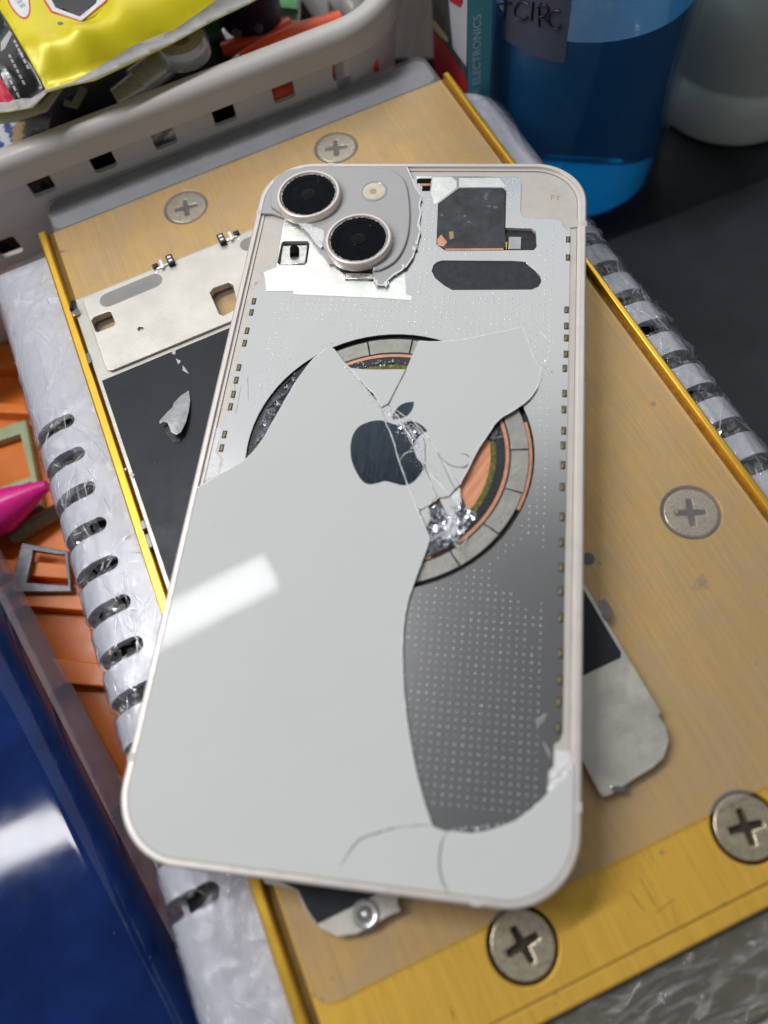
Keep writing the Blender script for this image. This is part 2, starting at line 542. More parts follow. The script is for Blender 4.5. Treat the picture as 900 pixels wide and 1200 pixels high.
M['card_blue'] = mat('card_light_blue', (0.07, 0.33, 0.45), 0.4, 0, 0.05)
M['card_white'] = mat('card_white', (0.48, 0.48, 0.52), 0.4, 0, 0.05)
M['card_red'] = mat('card_red', (0.42, 0.008, 0.02), 0.4, 0, 0.1)
M['card_dark'] = mat('card_dark', (0.05, 0.045, 0.04), 0.4, 0, 0.6, 0.15)
M['card_tan'] = mat('card_tan', (0.45, 0.33, 0.18), 0.4, 0, 0.15)
M['card_lilac'] = mat('card_lilac', (0.22, 0.20, 0.38), 0.4, 0, 0.1)
M['ink'] = mat('marker_ink', (0.02, 0.012, 0.03), 0.5, 0, 0.1)
M['print_white'] = mat('print_white', (0.55, 0.68, 0.74), 0.5, 0, 0.05)
M['paper'] = mat('paper_label', (0.055, 0.07, 0.115), 0.6, 0, 0.08)
# liquid: absorbing blue
mt, t, b, out = nt('blue_liquid')
b.inputs['Base Color'].default_value = (0.003, 0.26, 0.53, 1)
b.inputs['Roughness'].default_value = 0.03
b.inputs['IOR'].default_value = 1.36
b.inputs['Transmission Weight'].default_value = 0.66
M['liquid'] = mt
M['jar'] = clear_mat('jar_plastic', (0.86, 0.94, 1.0), 0.03, (0.2, 0.3, 0.45), 0.05, 0, 1, 1.45)

# ------------------------------------------------------------------ setting: table, rubber mat
zt = -ZT
tb = mesh('table', [(-700, -500, zt), (700, -500, zt), (700, 900, zt), (-700, 900, zt)], [(0, 1, 2, 3)], M['table'])
tag(tb, 'black table top under everything on the bench', 'table', kind='structure')
e0, e1 = A(690, 291, zt + 2), A(900, 208, zt + 2)
ex, ey = e1[0] - e0[0], e1[1] - e0[1]
q = lambda k, off: (e0[0] + ex * k + off * ey / 80, e0[1] + ey * k - off * ex / 80)
rm = plate('rubber_mat', ccw([q(-1.3, 0), q(4, 0), q(4, 330), q(-1.3, 330)]), zt + 0.05, zt + 2, M['rubber'], bevel=0.3, loc=(100, 0, zt))
tag(rm, 'dark grey rubber bench mat right of the machine', 'bench mat')

# ------------------------------------------------------------------ repair machine: housing, gold plate, rails, screws, cling wrap
ZP = -10.95                                     # gold plate top
mc = thing('screen_separator_machine', 'white vented repair machine with a gold top plate, wrapped in cling film', 'machine', (*PL(3, 3), zt))
UL, UR, VB, VT = -67.5, 71.5, -112.0, 100.5


def body_section(u0, u1, ztop, zbot, r, n=7):
    """half ring in (u, z), from the left foot over the top to the right foot"""
    pts = [(u0, zbot)]
    for k in range(n + 1):
        a = math.pi - (math.pi / 2) * k / n
        pts.append((u0 + r + r * math.cos(a), ztop - r + r * math.sin(a)))
    for k in range(n + 1):
        a = math.pi / 2 - (math.pi / 2) * k / n
        pts.append((u1 - r + r * math.cos(a), ztop - r + r * math.sin(a)))
    pts.append((u1, zbot))
    return pts


ZH = -13.45
bm = bmesh.new()
outer = rrect(UL, VB, UR, VT, 10, 8)
prof = [(0, zt + 1), (0, ZH - 8)] + [(8 - 8 * math.cos(math.radians(a)), ZH - 8 + 8 * math.sin(math.radians(a))) for a in (15, 30, 45, 60, 75, 90)]


def inset_rr(d, k_=8):
    out = []
    for sx, sy, r, a0 in ((1, 1, 12, 0), (-1, 1, 4, 90), (-1, -1, 8, 180), (1, -1, 8, 270)):
        r = max(r - d, 1.5)
        cx_ = (UR - d - r) if sx > 0 else (UL + d + r)
        cy_ = (VT - d - r) if sy > 0 else (VB + d + r)
        out += [(cx_ + r * math.cos(math.radians(a0 + 90 * i / k_)), cy_ + r * math.sin(math.radians(a0 + 90 * i / k_))) for i in range(k_ + 1)]
    return out


def shell(bm, d0, zoff):
    rings = []
    for d, z in prof:
        rings.append([bm.verts.new((*PL(*p), z - (zoff if z > zt + 2 else 0))) for p in inset_rr(d + d0)])
    return rings


ro = shell(bm, 0, 0)
ri = shell(bm, 1.6, 1.6)
n = len(ro[0])
for R_, flip in ((ro, False), (ri, True)):
    for a, b_ in zip(R_, R_[1:]):
        for k in range(n):
            f = (a[k], a[(k + 1) % n], b_[(k + 1) % n], b_[k])
            bm.faces.new(tuple(reversed(f)) if flip else f)
    f = R_[-1]
    bm.faces.new(list(reversed(f)) if flip else f)
for k in range(n):
    bm.faces.new((ro[0][(k + 1) % n], ro[0][k], ri[0][k], ri[0][(k + 1) % n]))
bmesh.ops.recalc_face_normals(bm, faces=bm.faces)
me = bpy.data.meshes.new('housing')
bm.to_mesh(me)
bm.free()
# vent slots cut through the rounded shoulders
bm = bmesh.new()


def slot_cutter(u_in, u_out, v, w=1.75):
    s = 1 if u_out > u_in else -1
    pts = [(u_in + s * w - s * w * math.cos(a), v + w * math.sin(a)) for a in [math.radians(x) for x in range(-90, 91, 18)]]
    pts += [(u_out, v + w), (u_out, v - w)]
    lo = [bm.verts.new((*PL(*p), -27.5)) for p in pts]
    hi = [bm.verts.new((*PL(*p), 0)) for p in pts]
    k_ = len(pts)
    for i in range(k_):
        bm.faces.new((lo[i], lo[(i + 1) % k_], hi[(i + 1) % k_], hi[i]))
    bm.faces.new(list(reversed(lo)))
    bm.faces.new(hi)


slots = [46.2 - 9.22 * k for k in range(14) if k not in (9,)]
slots = [46.2 - 9.22 * k for k in range(9)] + [46.2 - 9.22 * 9, 46.2 - 9.22 * 10, 46.2 - 9.22 * 11]
for v in slots:
    slot_cutter(-56.2, -80, v)
    slot_cutter(61.1, 85, v, 1.95)
bmesh.ops.recalc_face_normals(bm, faces=bm.faces)
mcut = bpy.data.meshes.new('cut')
bm.to_mesh(mcut)
bm.free()
oa, ob = bpy.data.objects.new('a', me), bpy.data.objects.new('b', mcut)
sc.collection.objects.link(oa)
sc.collection.objects.link(ob)
mod = oa.modifiers.new('cut', 'BOOLEAN')
mod.object, mod.operation, mod.solver = ob, 'DIFFERENCE', 'EXACT'
mod.use_self = False
dg = bpy.context.evaluated_depsgraph_get()
hm = bpy.data.meshes.new_from_object(oa.evaluated_get(dg))
bpy.data.objects.remove(oa)
bpy.data.objects.remove(ob)
housing = link_mesh('housing', hm, M['housing'], mc, None, 30)
bm = bmesh.new()
rc = shell(bm, 2.6, 2.6)
for a, b_ in zip(rc, rc[1:]):
    for k in range(n):
        bm.faces.new((a[k], a[(k + 1) % n], b_[(k + 1) % n], b_[k]))
bm.faces.new(rc[-1])
from_bm('slot_shade_core', bm, M['slot_shade'], mc, 40)  # black core added so the vent slots look deeply shaded
# dark end panel in front of the gold plate, inside the rim of the housing
plate('front_panel', ccw([PL(*p) for p in ((-50, -92.5), (60, -92.5), (60, -104.5), (-50, -104.5))]), ZH + 0.05, ZH + 0.6, M['front'], mc, bevel=0.2)

M['backing_grey'] = mat('overhang_backing_grey', (0.27, 0.285, 0.33), 0.45, 0, 0.12, 0.12)
plate('overhang_backing', ccw([PL(*p) for p in rrect(-46.6, 99.7, 57.2, 109.3, 2.5, 6)]), ZP - 1.4, ZP - 0.03, M['backing_grey'], mc, bevel=0.15)  # grey backing added to make the overhanging sheet look opaque
scr = [(-15.1, 90.6), (25.0, 90.6), (47.0, -31.6), (24.9, -81.3), (-14.7, -81.9)]
SR = 4.9
gp = plate('gold_plate', ccw([PL(*p) for p in rrect(-48.9, -92.0, 58.9, 99.2, 1.0, 3)]), ZP - 2.4, ZP, M['gold_plate'], mc,
           holes=[circle(*PL(*p), SR + 0.62, 40) for p in scr], bevel=0.15)
vs_, fs_ = [], []
# raised lip along the lower end of the plate: a shallow step
plate('plate_lip', ccw([PL(*p) for p in ((-46.5, -91.8), (58.7, -91.8), (58.7, -89.4), (-46.5, -89.4))]), ZP + 0.003, ZP + 0.22, M['gold_plate'], mc, bevel=0.1)
plate('plate_groove', ccw([PL(*p) for p in ((-46.5, -89.38), (58.7, -89.38), (58.7, -89.1), (-46.5, -89.1))]), ZP - 0.1, ZP + 0.006, M['gold_groove'], mc)
for u0, u1, ug0, ug1 in ((-50.6, -48.6, -48.6, -47.2), (58.8, 60.2, 57.9, 58.8)):
    plate('edge_rail', ccw([PL(*p) for p in ((u0, -92.2), (u1, -92.2), (u1, 99.4), (u0, 99.4))]), ZP - 2.3, ZP + 1.5, M['gold_rail'], mc, bevel=0.45, res=3)
    plate('rail_groove', ccw([PL(*p) for p in ((ug0 + 0.02, -91.9), (ug1 - 0.02, -91.9), (ug1 - 0.02, 99.1), (ug0 + 0.02, 99.1))]), ZP - 0.5, ZP + 0.012, M['gold_groove'], mc)


plate('drilled_hole', circle(*A(689, 655, ZP), 1.25, 20), ZP + 0.001, ZP + 0.006, M['countersink'], mc)
for a, b_, r_ in ((823, 681, 1.5), (815, 690, .8), (766, 473, .7), (703, 660, .5), (792, 600, .5), (905, 650, .6), (886, 777, .4), (640, 1000, .9), (390, 1147, .4), (378, 1172, .5), (368, 1166, .35), (776, 1000, .6), (850, 1060, .7)):
    rp = random.Random(a)
    x_, y_ = A(a, b_, ZP)
    plate('stain', [(x_ + r_ * rp.uniform(.4, 1.2) * math.cos(k * .7), y_ + r_ * rp.uniform(.4, 1.2) * math.sin(k * .7)) for k in range(9)], ZP + 0.001, ZP + 0.005, M['stain'], mc)


rs_ = random.Random(33)
for _ in range(26):                              # scratches along and across the bare strip
    u, v = rs_.uniform(-40, 56), rs_.uniform(-90.5, -78.5)
    if any(abs(u - p[0]) < 12 and abs(v - p[1]) < 12 for p in scr):
        continue
    L_, an = rs_.uniform(1.0, 6.5), (1.57 if rs_.random() < .75 else 0.1) + rs_.gauss(0, .12)
    vs_, fs_ = ribbon([PL(u + math.cos(an) * L_ * k / 5, min(v + math.sin(an) * L_ * k / 5, -78)) for k in range(6)], rs_.uniform(.06, .2), ZP + 0.004, 0.01)
    mesh('scratch', vs_, fs_, M['gold_groove'] if rs_.random() < .55 else M['gold_rail'], mc)


def cross_pts(cx, cy, L, w, rot):
    pts = []
    for k in range(4):
        a = rot + k * math.pi / 2
        ca, sa = math.cos(a), math.sin(a)
        for x, y in ((w, -w), (L, -w * 0.8), (L, w * 0.8)):
            pts.append((cx + x * ca - y * sa, cy + x * sa + y * ca))
    return pts


for i, (u, v) in enumerate(scr):
    cx, cy = PL(u, v)
    rot = (0.35, 0.2, 0.1, 0.33, 0.62)[i]
    bm = bmesh.new()
    vs_, fs_ = lathe_data([(SR + 0.60, ZP - 2.2), (SR + 0.60, ZP - 2.0)], cx, cy, 32)
    bv = [bm.verts.new(x) for x in vs_]
    for f in fs_:
        bm.faces.new([bv[k] for k in f])
    h = plate('screw', circle(cx, cy, SR, 48), ZP - 1.9, ZP - 0.12, M['screw'], mc, holes=[cross_pts(cx, cy, 2.75, 0.62, rot)], bevel=0.22, res=2)
    from_bm('countersink', bm, M['countersink'], h)
    plate('cross_recess', ccw(cross_pts(cx, cy, 2.72, 0.60, rot)), ZP - 1.6, ZP - 1.25, M['screw_dark'], h)


# cling wrap: crinkled skins that follow the shoulders and the front end
def wrap(name, path, vlen, amp, seed, holes=False, step=0.5):
    """path: list of (u, z) across; vlen (v0, v1)"""
    P = []
    L = 0
    for a, b_ in zip(path, path[1:]):
        d = math.hypot(b_[0] - a[0], b_[1] - a[1])
        k = max(1, int(d / step))
        for i in range(k):
            P.append((a[0] + (b_[0] - a[0]) * i / k, a[1] + (b_[1] - a[1]) * i / k))
    P.append(path[-1])
    nv = int((vlen[1] - vlen[0]) / (step * 1.2))
    vs, fs = [], []
    for j in range(nv + 1):
        v = vlen[0] + (vlen[1] - vlen[0]) * j / nv
        for i, (u, z) in enumerate(P):
            a, b_ = P[max(i - 1, 0)], P[min(i + 1, len(P) - 1)]
            dx, dz = b_[0] - a[0], b_[1] - a[1]
            l_ = math.hypot(dx, dz) or 1
            nu, nz = -dz / l_, dx / l_
            if nz < 0 and abs(nz) > 0.3:
                nu, nz = -nu, -nz
            s = i * step
            wob = 2.5 * noise.noise(Vector((s * .09, v * .06, seed + 3)))
            f1 = 1 - abs(noise.noise(Vector((s * 0.20 + wob * .3 + seed, v * 0.035, seed)))) * 2.2
            f2 = 1 - abs(noise.noise(Vector((s * 0.42 + v * .12, v * 0.22 + wob * .4 + seed, seed * 2)))) * 2.2
            f4 = 1 - abs(noise.noise(Vector((s * 0.5 - v * .3, v * 0.4 + s * .25, seed * 5)))) * 2.4
            f3 = noise.noise(Vector((s * 1.1, v * 1.0, seed * 3)))
            big = max(0.15, 0.5 + 0.9 * noise.noise(Vector((s * 0.05 + 9, v * 0.05, seed))))
            h = 0.16 + amp * (0.75 * max(f1, 0) ** 4 + 0.8 * max(f2, 0) ** 3 * big + 0.6 * max(f4, 0) ** 3 * big + 0.22 * f3 * big)
            if holes:
                dv = min(abs(v - sv) for sv in slots)
                on = abs(u - holes) < 7 and dv < 1.7
                if on:
                    h -= 0.9 * (1 - dv / 1.7) * (0.4 + noise.noise(Vector((s * .4, v * .2, 3))))
            vs.append((*PL(u + nu * h, v + 0.25 * f3), z + nz * max(h, -0.8 if holes else 0.06)))
    m_ = len(P)
    for j in range(nv):
        for i in range(m_ - 1):
            k = j * m_ + i
            if holes:
                sv = vs[k]
                v = vlen[0] + (vlen[1] - vlen[0]) * j / nv
                dv = min(abs(v - q_) for q_ in slots)
                if dv < 1.6 and abs(P[i][0] - holes) < 6.5 and noise.noise(Vector((i * step * .23, v * .35, seed + 5))) > 0.02:
                    continue
            fs.append((k, k + 1, k + m_ + 1, k + m_))
    return mesh(name, vs, fs, M['wrap'], mc, 'all')


shoulder_l = [(-50.9, ZH), (-59.5, ZH)] + [(UL + 8 - 8 * math.sin(math.radians(a)), ZH - 8 + 8 * math.cos(math.radians(a))) for a in (0, 15, 30, 45, 60, 75, 90)] + [(UL, -34)]
shoulder_l = list(reversed(shoulder_l))
shoulder_r = [(60.5, ZH), (62, ZH)] + [(UR - 8 + 8 * math.sin(math.radians(a)), ZH - 8 + 8 * math.cos(math.radians(a))) for a in (0, 15, 30, 45, 60, 75, 90)] + [(UR, -34)]
wrap('plastic_wrap', shoulder_l, (VB + 11, VT - 4), 0.42, 1.3, -62.5)
wrap('plastic_wrap', shoulder_r, (VB + 11, VT - 9), 0.8, 4.1, 66.5)
# front end: crinkled film laid over the dark end panel and the shoulder
vs_, fs_ = [], []
fp = [(-92.4, ZH + 0.7), (-104, ZH + 0.7)] + [(VB + 8 - 8 * math.sin(math.radians(a)), ZH - 8 + 8 * math.cos(math.radians(a))) for a in (0, 22, 45, 67, 90)] + [(VB, -30)]
FP = []
for a, b_ in zip(fp, fp[1:]):
    k_ = max(1, int(math.hypot(b_[0] - a[0], b_[1] - a[1]) / 0.6))
    FP += [(a[0] + (b_[0] - a[0]) * i / k_, a[1] + (b_[1] - a[1]) * i / k_) for i in range(k_)]
nu_ = 150
for j in range(nu_ + 1):
    u = -58 + 118 * j / nu_
    for i, (v, z) in enumerate(FP):
        s = i * 0.6
        w_ = u * 0.30 + s * 0.75
        h = 0.2 + 0.55 * max(0, 1 - 2 * abs(noise.noise(Vector((w_ * 0.5, (u * .5 - s) * 0.12, 3.3))))) ** 2.5 + 0.25 * noise.noise(Vector((u * .7, s * .8, 8)))
        c_ = max(0, min(1, (v - (VB + 8)) / -8))
        vs_.append((*PL(u, v - h * c_), z + max(0.05, h) * (1 - c_ * .5)))
m_ = len(FP)
for j in range(nu_):
    for i in range(m_ - 1):
        k = j * m_ + i
        fs_.append((k, k + 1, k + m_ + 1, k + m_))
mesh('plastic_wrap', vs_, fs_, M['wrap'], mc, 'all')

# folded creases of the film: thin raised threads, and crumpled film tucked into the vent slots
M['crease'] = clear_mat('film_crease', (1, 1, 1), 0.32, (0.9, 0.9, 0.93), 0.08, 0, 1, 1.8)
M['tucked'] = clear_mat('tucked_film', (0.8, 0.8, 0.8), 0.10, (0.5, 0.5, 0.5), 0.08, 0, 1, 1.7)


def shoulder_pt(side, s, lift):
    """s mm from the rail outwards over the rounded shoulder -> (u, z)"""
    flat, r = (9.0, 8.0) if side < 0 else (2.0, 8.0)
    u0 = -50.6 if side < 0 else 60.2
    flat = abs((UL if side < 0 else UR) - u0) - r
    if s < flat:
        return (u0 + side * s, ZH + lift)
    a = min((s - flat) / r, math.pi / 2)
    rest = max(0, s - flat - r * math.pi / 2)
    return (u0 + side * (flat + (r + lift) * math.sin(a)), ZH - r + (r + lift) * math.cos(a) - rest)


rc_ = random.Random(5)
for side, smax, count in ((-1, 22, 260), (1, 16, 170)):
    verts, faces = [], []
    for _ in range(count):
        v = rc_.uniform(VB + 14, VT - 8)
        s0 = rc_.uniform(0.5, smax)
        if rc_.random() > 0.25 + 1.1 * max(0, 0.35 + noise.noise(Vector((s0 * .08 + side, v * .045, 2.2)))):
            continue
        L_ = rc_.choice((2, 3, 3, 4, 5, 7, 12, 18)) * rc_.uniform(.6, 1.2)
        an = rc_.gauss(0, 0.35) + (0.9 * rc_.choice((-1, 1)) if L_ < 4 and rc_.random() < .6 else 0)
        w_ = rc_.uniform(0.06, 0.19) * (1.3 if L_ < 5 else 0.8)
        bend = rc_.uniform(-.06, .06)
        pts = []
        nn_ = max(4, int(L_ / 0.7))
        for k in range(nn_ + 1):
            t_ = k / nn_ - .5
            pts.append((s0 + math.sin(an + bend * k) * L_ * t_ + rc_.uniform(-.12, .12), v + math.cos(an) * L_ * t_))
        k0 = len(verts)
        for k, (s_, v_) in enumerate(pts):
            a, b_ = pts[max(k - 1, 0)], pts[min(k + 1, nn_)]
            dx_, dy_ = b_[0] - a[0], b_[1] - a[1]
            l_ = math.hypot(dx_, dy_) or 1
            tp_ = min(1, 0.15 + 3 * k / nn_, 0.15 + 3 * (1 - k / nn_)) * w_ * rc_.uniform(.6, 1.3)
            for o_, lift in ((-1, 0.18), (0, 0.18 + 1.0 * tp_), (1, 0.18)):
                u_, z_ = shoulder_pt(side, max(0.2, s_ - dy_ / l_ * o_ * tp_), lift)
                verts.append((*PL(u_, v_ + dx_ / l_ * o_ * tp_), z_))
        for k in range(nn_):
            q_ = k0 + 3 * k
            faces += [(q_, q_ + 3, q_ + 4, q_ + 1), (q_ + 1, q_ + 4, q_ + 5, q_ + 2)]
    tag(mesh('film_creases', verts, faces, M['crease'], mc, 'all'), kind='stuff')
verts, faces = [], []
for _ in range(260):                            # on the dark front end
    u, v = rc_.uniform(-45, 60), rc_.uniform(-104, -93.5)
    L_, an, w_ = rc_.choice((2, 3, 5, 9)) * rc_.uniform(.6, 1.3), rc_.gauss(-.08, .16), rc_.uniform(.02, .07)
    k0 = len(verts)
    for k in range(7):
        t_ = k / 6 - .5
        tp_ = (1 - abs(t_) * 1.8) * w_ + .02
        x_, y_ = u + math.cos(an) * L_ * t_, v + math.sin(an) * L_ * t_ + rc_.uniform(-.1, .1)
        for o_, h_ in ((-1, 0), (0, 0.9 * tp_), (1, 0)):
            verts.append((*PL(x_ - math.sin(an) * o_ * tp_, y_ + math.cos(an) * o_ * tp_), ZH + 0.95 + h_))
    for k in range(6):
        q_ = k0 + 3 * k
        faces += [(q_, q_ + 3, q_ + 4, q_ + 1), (q_ + 1, q_ + 4, q_ + 5, q_ + 2)]
tag(mesh('film_creases', verts, faces, M['crease'], mc, 'all'), kind='stuff')
for side in (-1, 1):
    for v in slots:
        verts, faces = [], []
        s0_, s1_ = (7.5, 21) if side < 0 else (3.0, 15)
        ns, nv_ = 20, 5
        for i in range(ns + 1):
            for j in range(nv_ + 1):
                dv = (j / nv_ - .5) * 3.3
                s_ = s0_ + (s1_ - s0_) * i / ns
                dep = -1.3 * (1 - (2 * j / nv_ - 1) ** 2) * 0.8 - rc_.uniform(0, 0.9)
                u_, z_ = shoulder_pt(side, s_ + rc_.uniform(-.25, .25), dep)
                verts.append((*PL(u_, v + dv + rc_.uniform(-.2, .2) * (0 < j < nv_)), z_))
        for i in range(ns):
            if noise.noise(Vector((i * .3, v * .7, side))) > 0.22:
                continue
            for j in range(nv_):
                k = i * (nv_ + 1) + j
                if rc_.random() < 0.12:
                    continue
                faces += [(k, k + 1, k + nv_ + 2), (k, k + nv_ + 2, k + nv_ + 1)]
        mesh('tucked_film', verts, faces, M['tucked'], mc)

# ------------------------------------------------------------------ silicone sheet on the gold plate
sm = plate('silicone_sheet', ccw([PL(*p) for p in rrect(-46.9, -77.4, 57.5, 109.6, 3.0, 6)]), ZP + 0.06, ZP + 1.0, M['mat'], loc=(*PL(5, 17), ZP), bevel=0.18, res=2)
tag(sm, 'cloudy translucent silicone sheet laid over the gold plate, overhanging its far end', 'sheet')

# ------------------------------------------------------------------ spare screen panel, back side up, under the phone
ZB = -8.75                                      # top of its base plate
pn = thing('detached_screen', 'steel and black back of a detached phone screen, lying under the white phone', 'phone screen', (*PL(-13, 0), ZP + 1.0))
low = AP([(775, 834), (772, 839), (781, 852), (784, 868), (778, 888), (765, 900), (745, 912), (716, 931), (708, 934), (703, 930), (683, 893)], ZB)
low2 = AP([(466, 1059), (470, 1068), (455, 1074), (440, 1083), (418, 1095), (395, 1098), (374, 1088), (357, 1066), (347, 1043)], ZB)
base_out = [PL(-47.8, 72.4), PL(-46.8, 73.4), PL(21.8, 73.4), PL(21.9, -58.5)] + low + [PL(6.2, -57), PL(-23, -58)] + low2 + [PL(-48, -58)]
h1 = AP([(107, 376), (110, 372), (127, 365), (130, 366), (135, 379), (133, 382), (115, 389), (112, 388)], -8.2)
h2 = AP([(246, 343), (250, 338), (268, 331), (273, 334), (278, 358), (275, 363), (262, 370), (257, 368)], -8.2)
h3 = AP([(161, 386), (163, 383), (167, 383), (169, 385), (167, 387), (163, 388)], -8.2)
plate('back_plate', ccw(base_out), -9.88, ZB, M['panel'], pn, holes=[h1, h2], bevel=0.12)
bl = [PL(-47.0, 48.6), PL(21.1, 48.6), PL(21.2, -49.4), PL(20.7, -50.1), PL(-24, -50.4), PL(-30, -66.6), PL(-42.3, -66.7)] + AP([(360, 1066), (349, 1043)], ZB) + [PL(-47.2, -57)]
plate('graphite_sheet', ccw(bl), ZB + 0.01, ZB + 0.16, M['graphite_sheet'], pn, bevel=0.05)
cv = rrect(-45.3, 49.7, 19, 72.5, 1.6, 5, PL)
cover = plate('cover_plate', ccw(cv), ZB + 0.02, ZB + 0.62, M['panel2'], pn, holes=[h1, h2, h3], bevel=0.14, res=2)


def pill_px(a, b, r, z, n=8):
    a, b = A(*a, z), A(*b, z)
    an = math.atan2(b[1] - a[1], b[0] - a[0])
    return [(a[0] + r * math.cos(an + math.pi / 2 + math.pi * k / n), a[1] + r * math.sin(an + math.pi / 2 + math.pi * k / n)) for k in range(n + 1)] + \
           [(b[0] + r * math.cos(an - math.pi / 2 + math.pi * k / n), b[1] + r * math.sin(an - math.pi / 2 + math.pi * k / n)) for k in range(n + 1)]


plate('window_strip', ccw(pill_px((127, 351), (180, 329), 2.05, -8.1)), ZB + 0.60, ZB + 0.635, M['panel_window'], pn)
plate('window_strip', ccw(pill_px((291, 286), (330, 270), 2.0, -8.1)), ZB + 0.60, ZB + 0.635, M['panel_window'], pn)


def conn(px, flip):
    cu, cv_ = A(*px, -8)
    u, v = cu * PC + cv_ * PS, -cu * PS + cv_ * PC
    s = -1 if flip else 1
    F = lambda x, y: PL(u + x * s, v + y)
    c = box('connector', 0.9, -1.7, ZB, 2.5, 1.2, ZB + 1.7, M['connector_black'], pn, F, 0.15)
    box('pin', 1.3, -1.1, ZB + 1.69, 2.1, -0.5, ZB + 1.76, M['silver'], c, F)
    box('pin', 1.3, 0.0, ZB + 1.69, 2.1, 0.6, ZB + 1.76, M['silver'], c, F)
    box('pin', -1.9, -0.9, ZB, 1.0, -0.3, ZB + 0.9, M['silver'], c, F, 0.08)
    box('pin', -0.9, -1.5, ZB, -0.1, 1.1, ZB + 1.3, M['silver'], c, F, 0.1)
    box('pin', -2.6, -1.6, ZB, -1.7, -1.2, ZB + 0.7, M['silver'], c, F, 0.05)
    box('latch', -2.7, -0.4, ZB, -1.3, 0.7, ZB + 1.2, M['connector_black'], c, F, 0.15)


conn((192, 309), False)
conn((268, 278), True)
# bits along the left edge
tube('nub', [(*A(84, 352, -8), -9), (*A(85, 364, -7.5), -7.2)], [0.75, 0.55], M['connector_black'], pn)
tube('nub_sleeve', [(*A(87, 365, -8), -8.6), (*A(90, 366, -8), -7.9)], [0.8, 0.8], M['silver'], pn)
box('clip', -48.5, 54.4, ZB - 0.6, -47.7, 57.2, ZB + 0.3, M['lens_barrel'], pn, PL, 0.1)
box('clip', -48.9, 10.5, ZB - 0.9, -47.9, 12.4, ZB + 0.1, M['panel_window'], pn, PL, 0.1)
box('clip', -48.8, 6.2, ZB - 0.9, -47.9, 9.3, ZB + 0.0, M['panel_window'], pn, PL, 0.12)
plate('lug', ccw(AP([(702, 704), (706, 702), (711, 704), (717, 716), (715, 724), (711, 728), (705, 722)], ZB)), ZB - 0.6, ZB + 0.3, M['lens_barrel'], pn, bevel=0.1)
box('solder_spot', *[a + d for a, d in zip((*A(725, 924, ZB), ), (-1.2, -0.5))], ZB - 0.2, *[a + d for a, d in zip((*A(725, 924, ZB), ), (1.2, 0.5))], ZB + 0.12, M['foil'], pn, None, 0.1)
bx, by = A(428, 1071, ZB)
st = lathe('rivet', [(2.15, ZB), (2.15, ZB + 0.25), (1.75, ZB + 0.55), (1.35, ZB + 0.45), (1.1, ZB + 0.12), (0.75, ZB + 0.1), (0.5, ZB + 0.4), (0.02, ZB + 0.5)], bx, by, M['silver'], pn, 28)
lathe('rivet_core', [(1.06, ZB + 0.05), (1.06, ZB + 0.14), (0.7, ZB + 0.13), (0.7, ZB + 0.05)], bx, by, M['screw_dark'], st, 20)
fl = AP([(221, 457), (223, 470), (222, 483), (219, 498), (214, 510), (209, 514), (203, 511), (198, 499), (193, 498), (189, 501), (189, 497), (197, 486), (203, 479), (204, 474), (212, 464)], -8.3)
fp_ = A(221, 458, -8.5)
plate('torn_flake', ccw(fl), ZB + 0.2, ZB + 0.34, M['flake'], pn, bevel=0.04, tilt=((fp_[0], fp_[1], ZB + .2), (A(260, 478, -8.5)[0] - fp_[0], A(260, 478, -8.5)[1] - fp_[1], 0), -8))
plate('flake_shadow', ccw(AP([(190, 501), (199, 499), (205, 510), (213, 513), (210, 519), (203, 518), (196, 510)], -8.5)), ZB + 0.17, ZB + 0.35, M['black_ring'], pn, bevel=0.05)  # black plate standing in for the shadow under the raised flake
for a in (((203, 409), (206, 411), (205, 416), (201, 414)), ((206, 420), (212, 423), (209, 427)), ((214, 428), (219, 434), (221, 438), (214, 434)), ((154, 553), (158, 556), (155, 560), (152, 557)), ((145, 549), (149, 548), (147, 552))):
    plate('scrap', ccw(AP(a, -8.5)), ZB + 0.165, ZB + 0.24, M['flake'], pn)

# ------------------------------------------------------------------ the phone
ph = thing('smartphone', 'white smartphone lying face down with its shattered back glass partly missing', 'phone', (0, 0, -7.7))
HW, HH, CRN = 35.75, 73.35, 11.3


def ring_rr(d, n=14):
    return rrect(-HW + d, -HH + d, HW - d, HH - d, CRN - d, n)


bm = bmesh.new()
rings = []
for d, z in ((0.6, -7.7), (0.15, -7.45), (0, -7.1), (0, -0.5), (0.06, -0.25), (0.22, -0.07), (0.42, 0.0), (1.12, 0.0), (1.18, -0.06), (1.2, -0.52), (1.85, -0.54), (1.9, -2.0)):
    rings.append([bm.verts.new((*p, z)) for p in ring_rr(d)])
n = len(rings[0])
for a, b_ in zip(rings, rings[1:]):
    for k in range(n):
        bm.faces.new((a[k], a[(k + 1) % n], b_[(k + 1) % n], b_[k]))
bm.faces.new(list(reversed(rings[0])))
bm.faces.new(rings[-1])
from_bm('frame', bm, M['frame'], ph, 40)


def yat(px, z=0.0):
    return A(*px, z)[1]


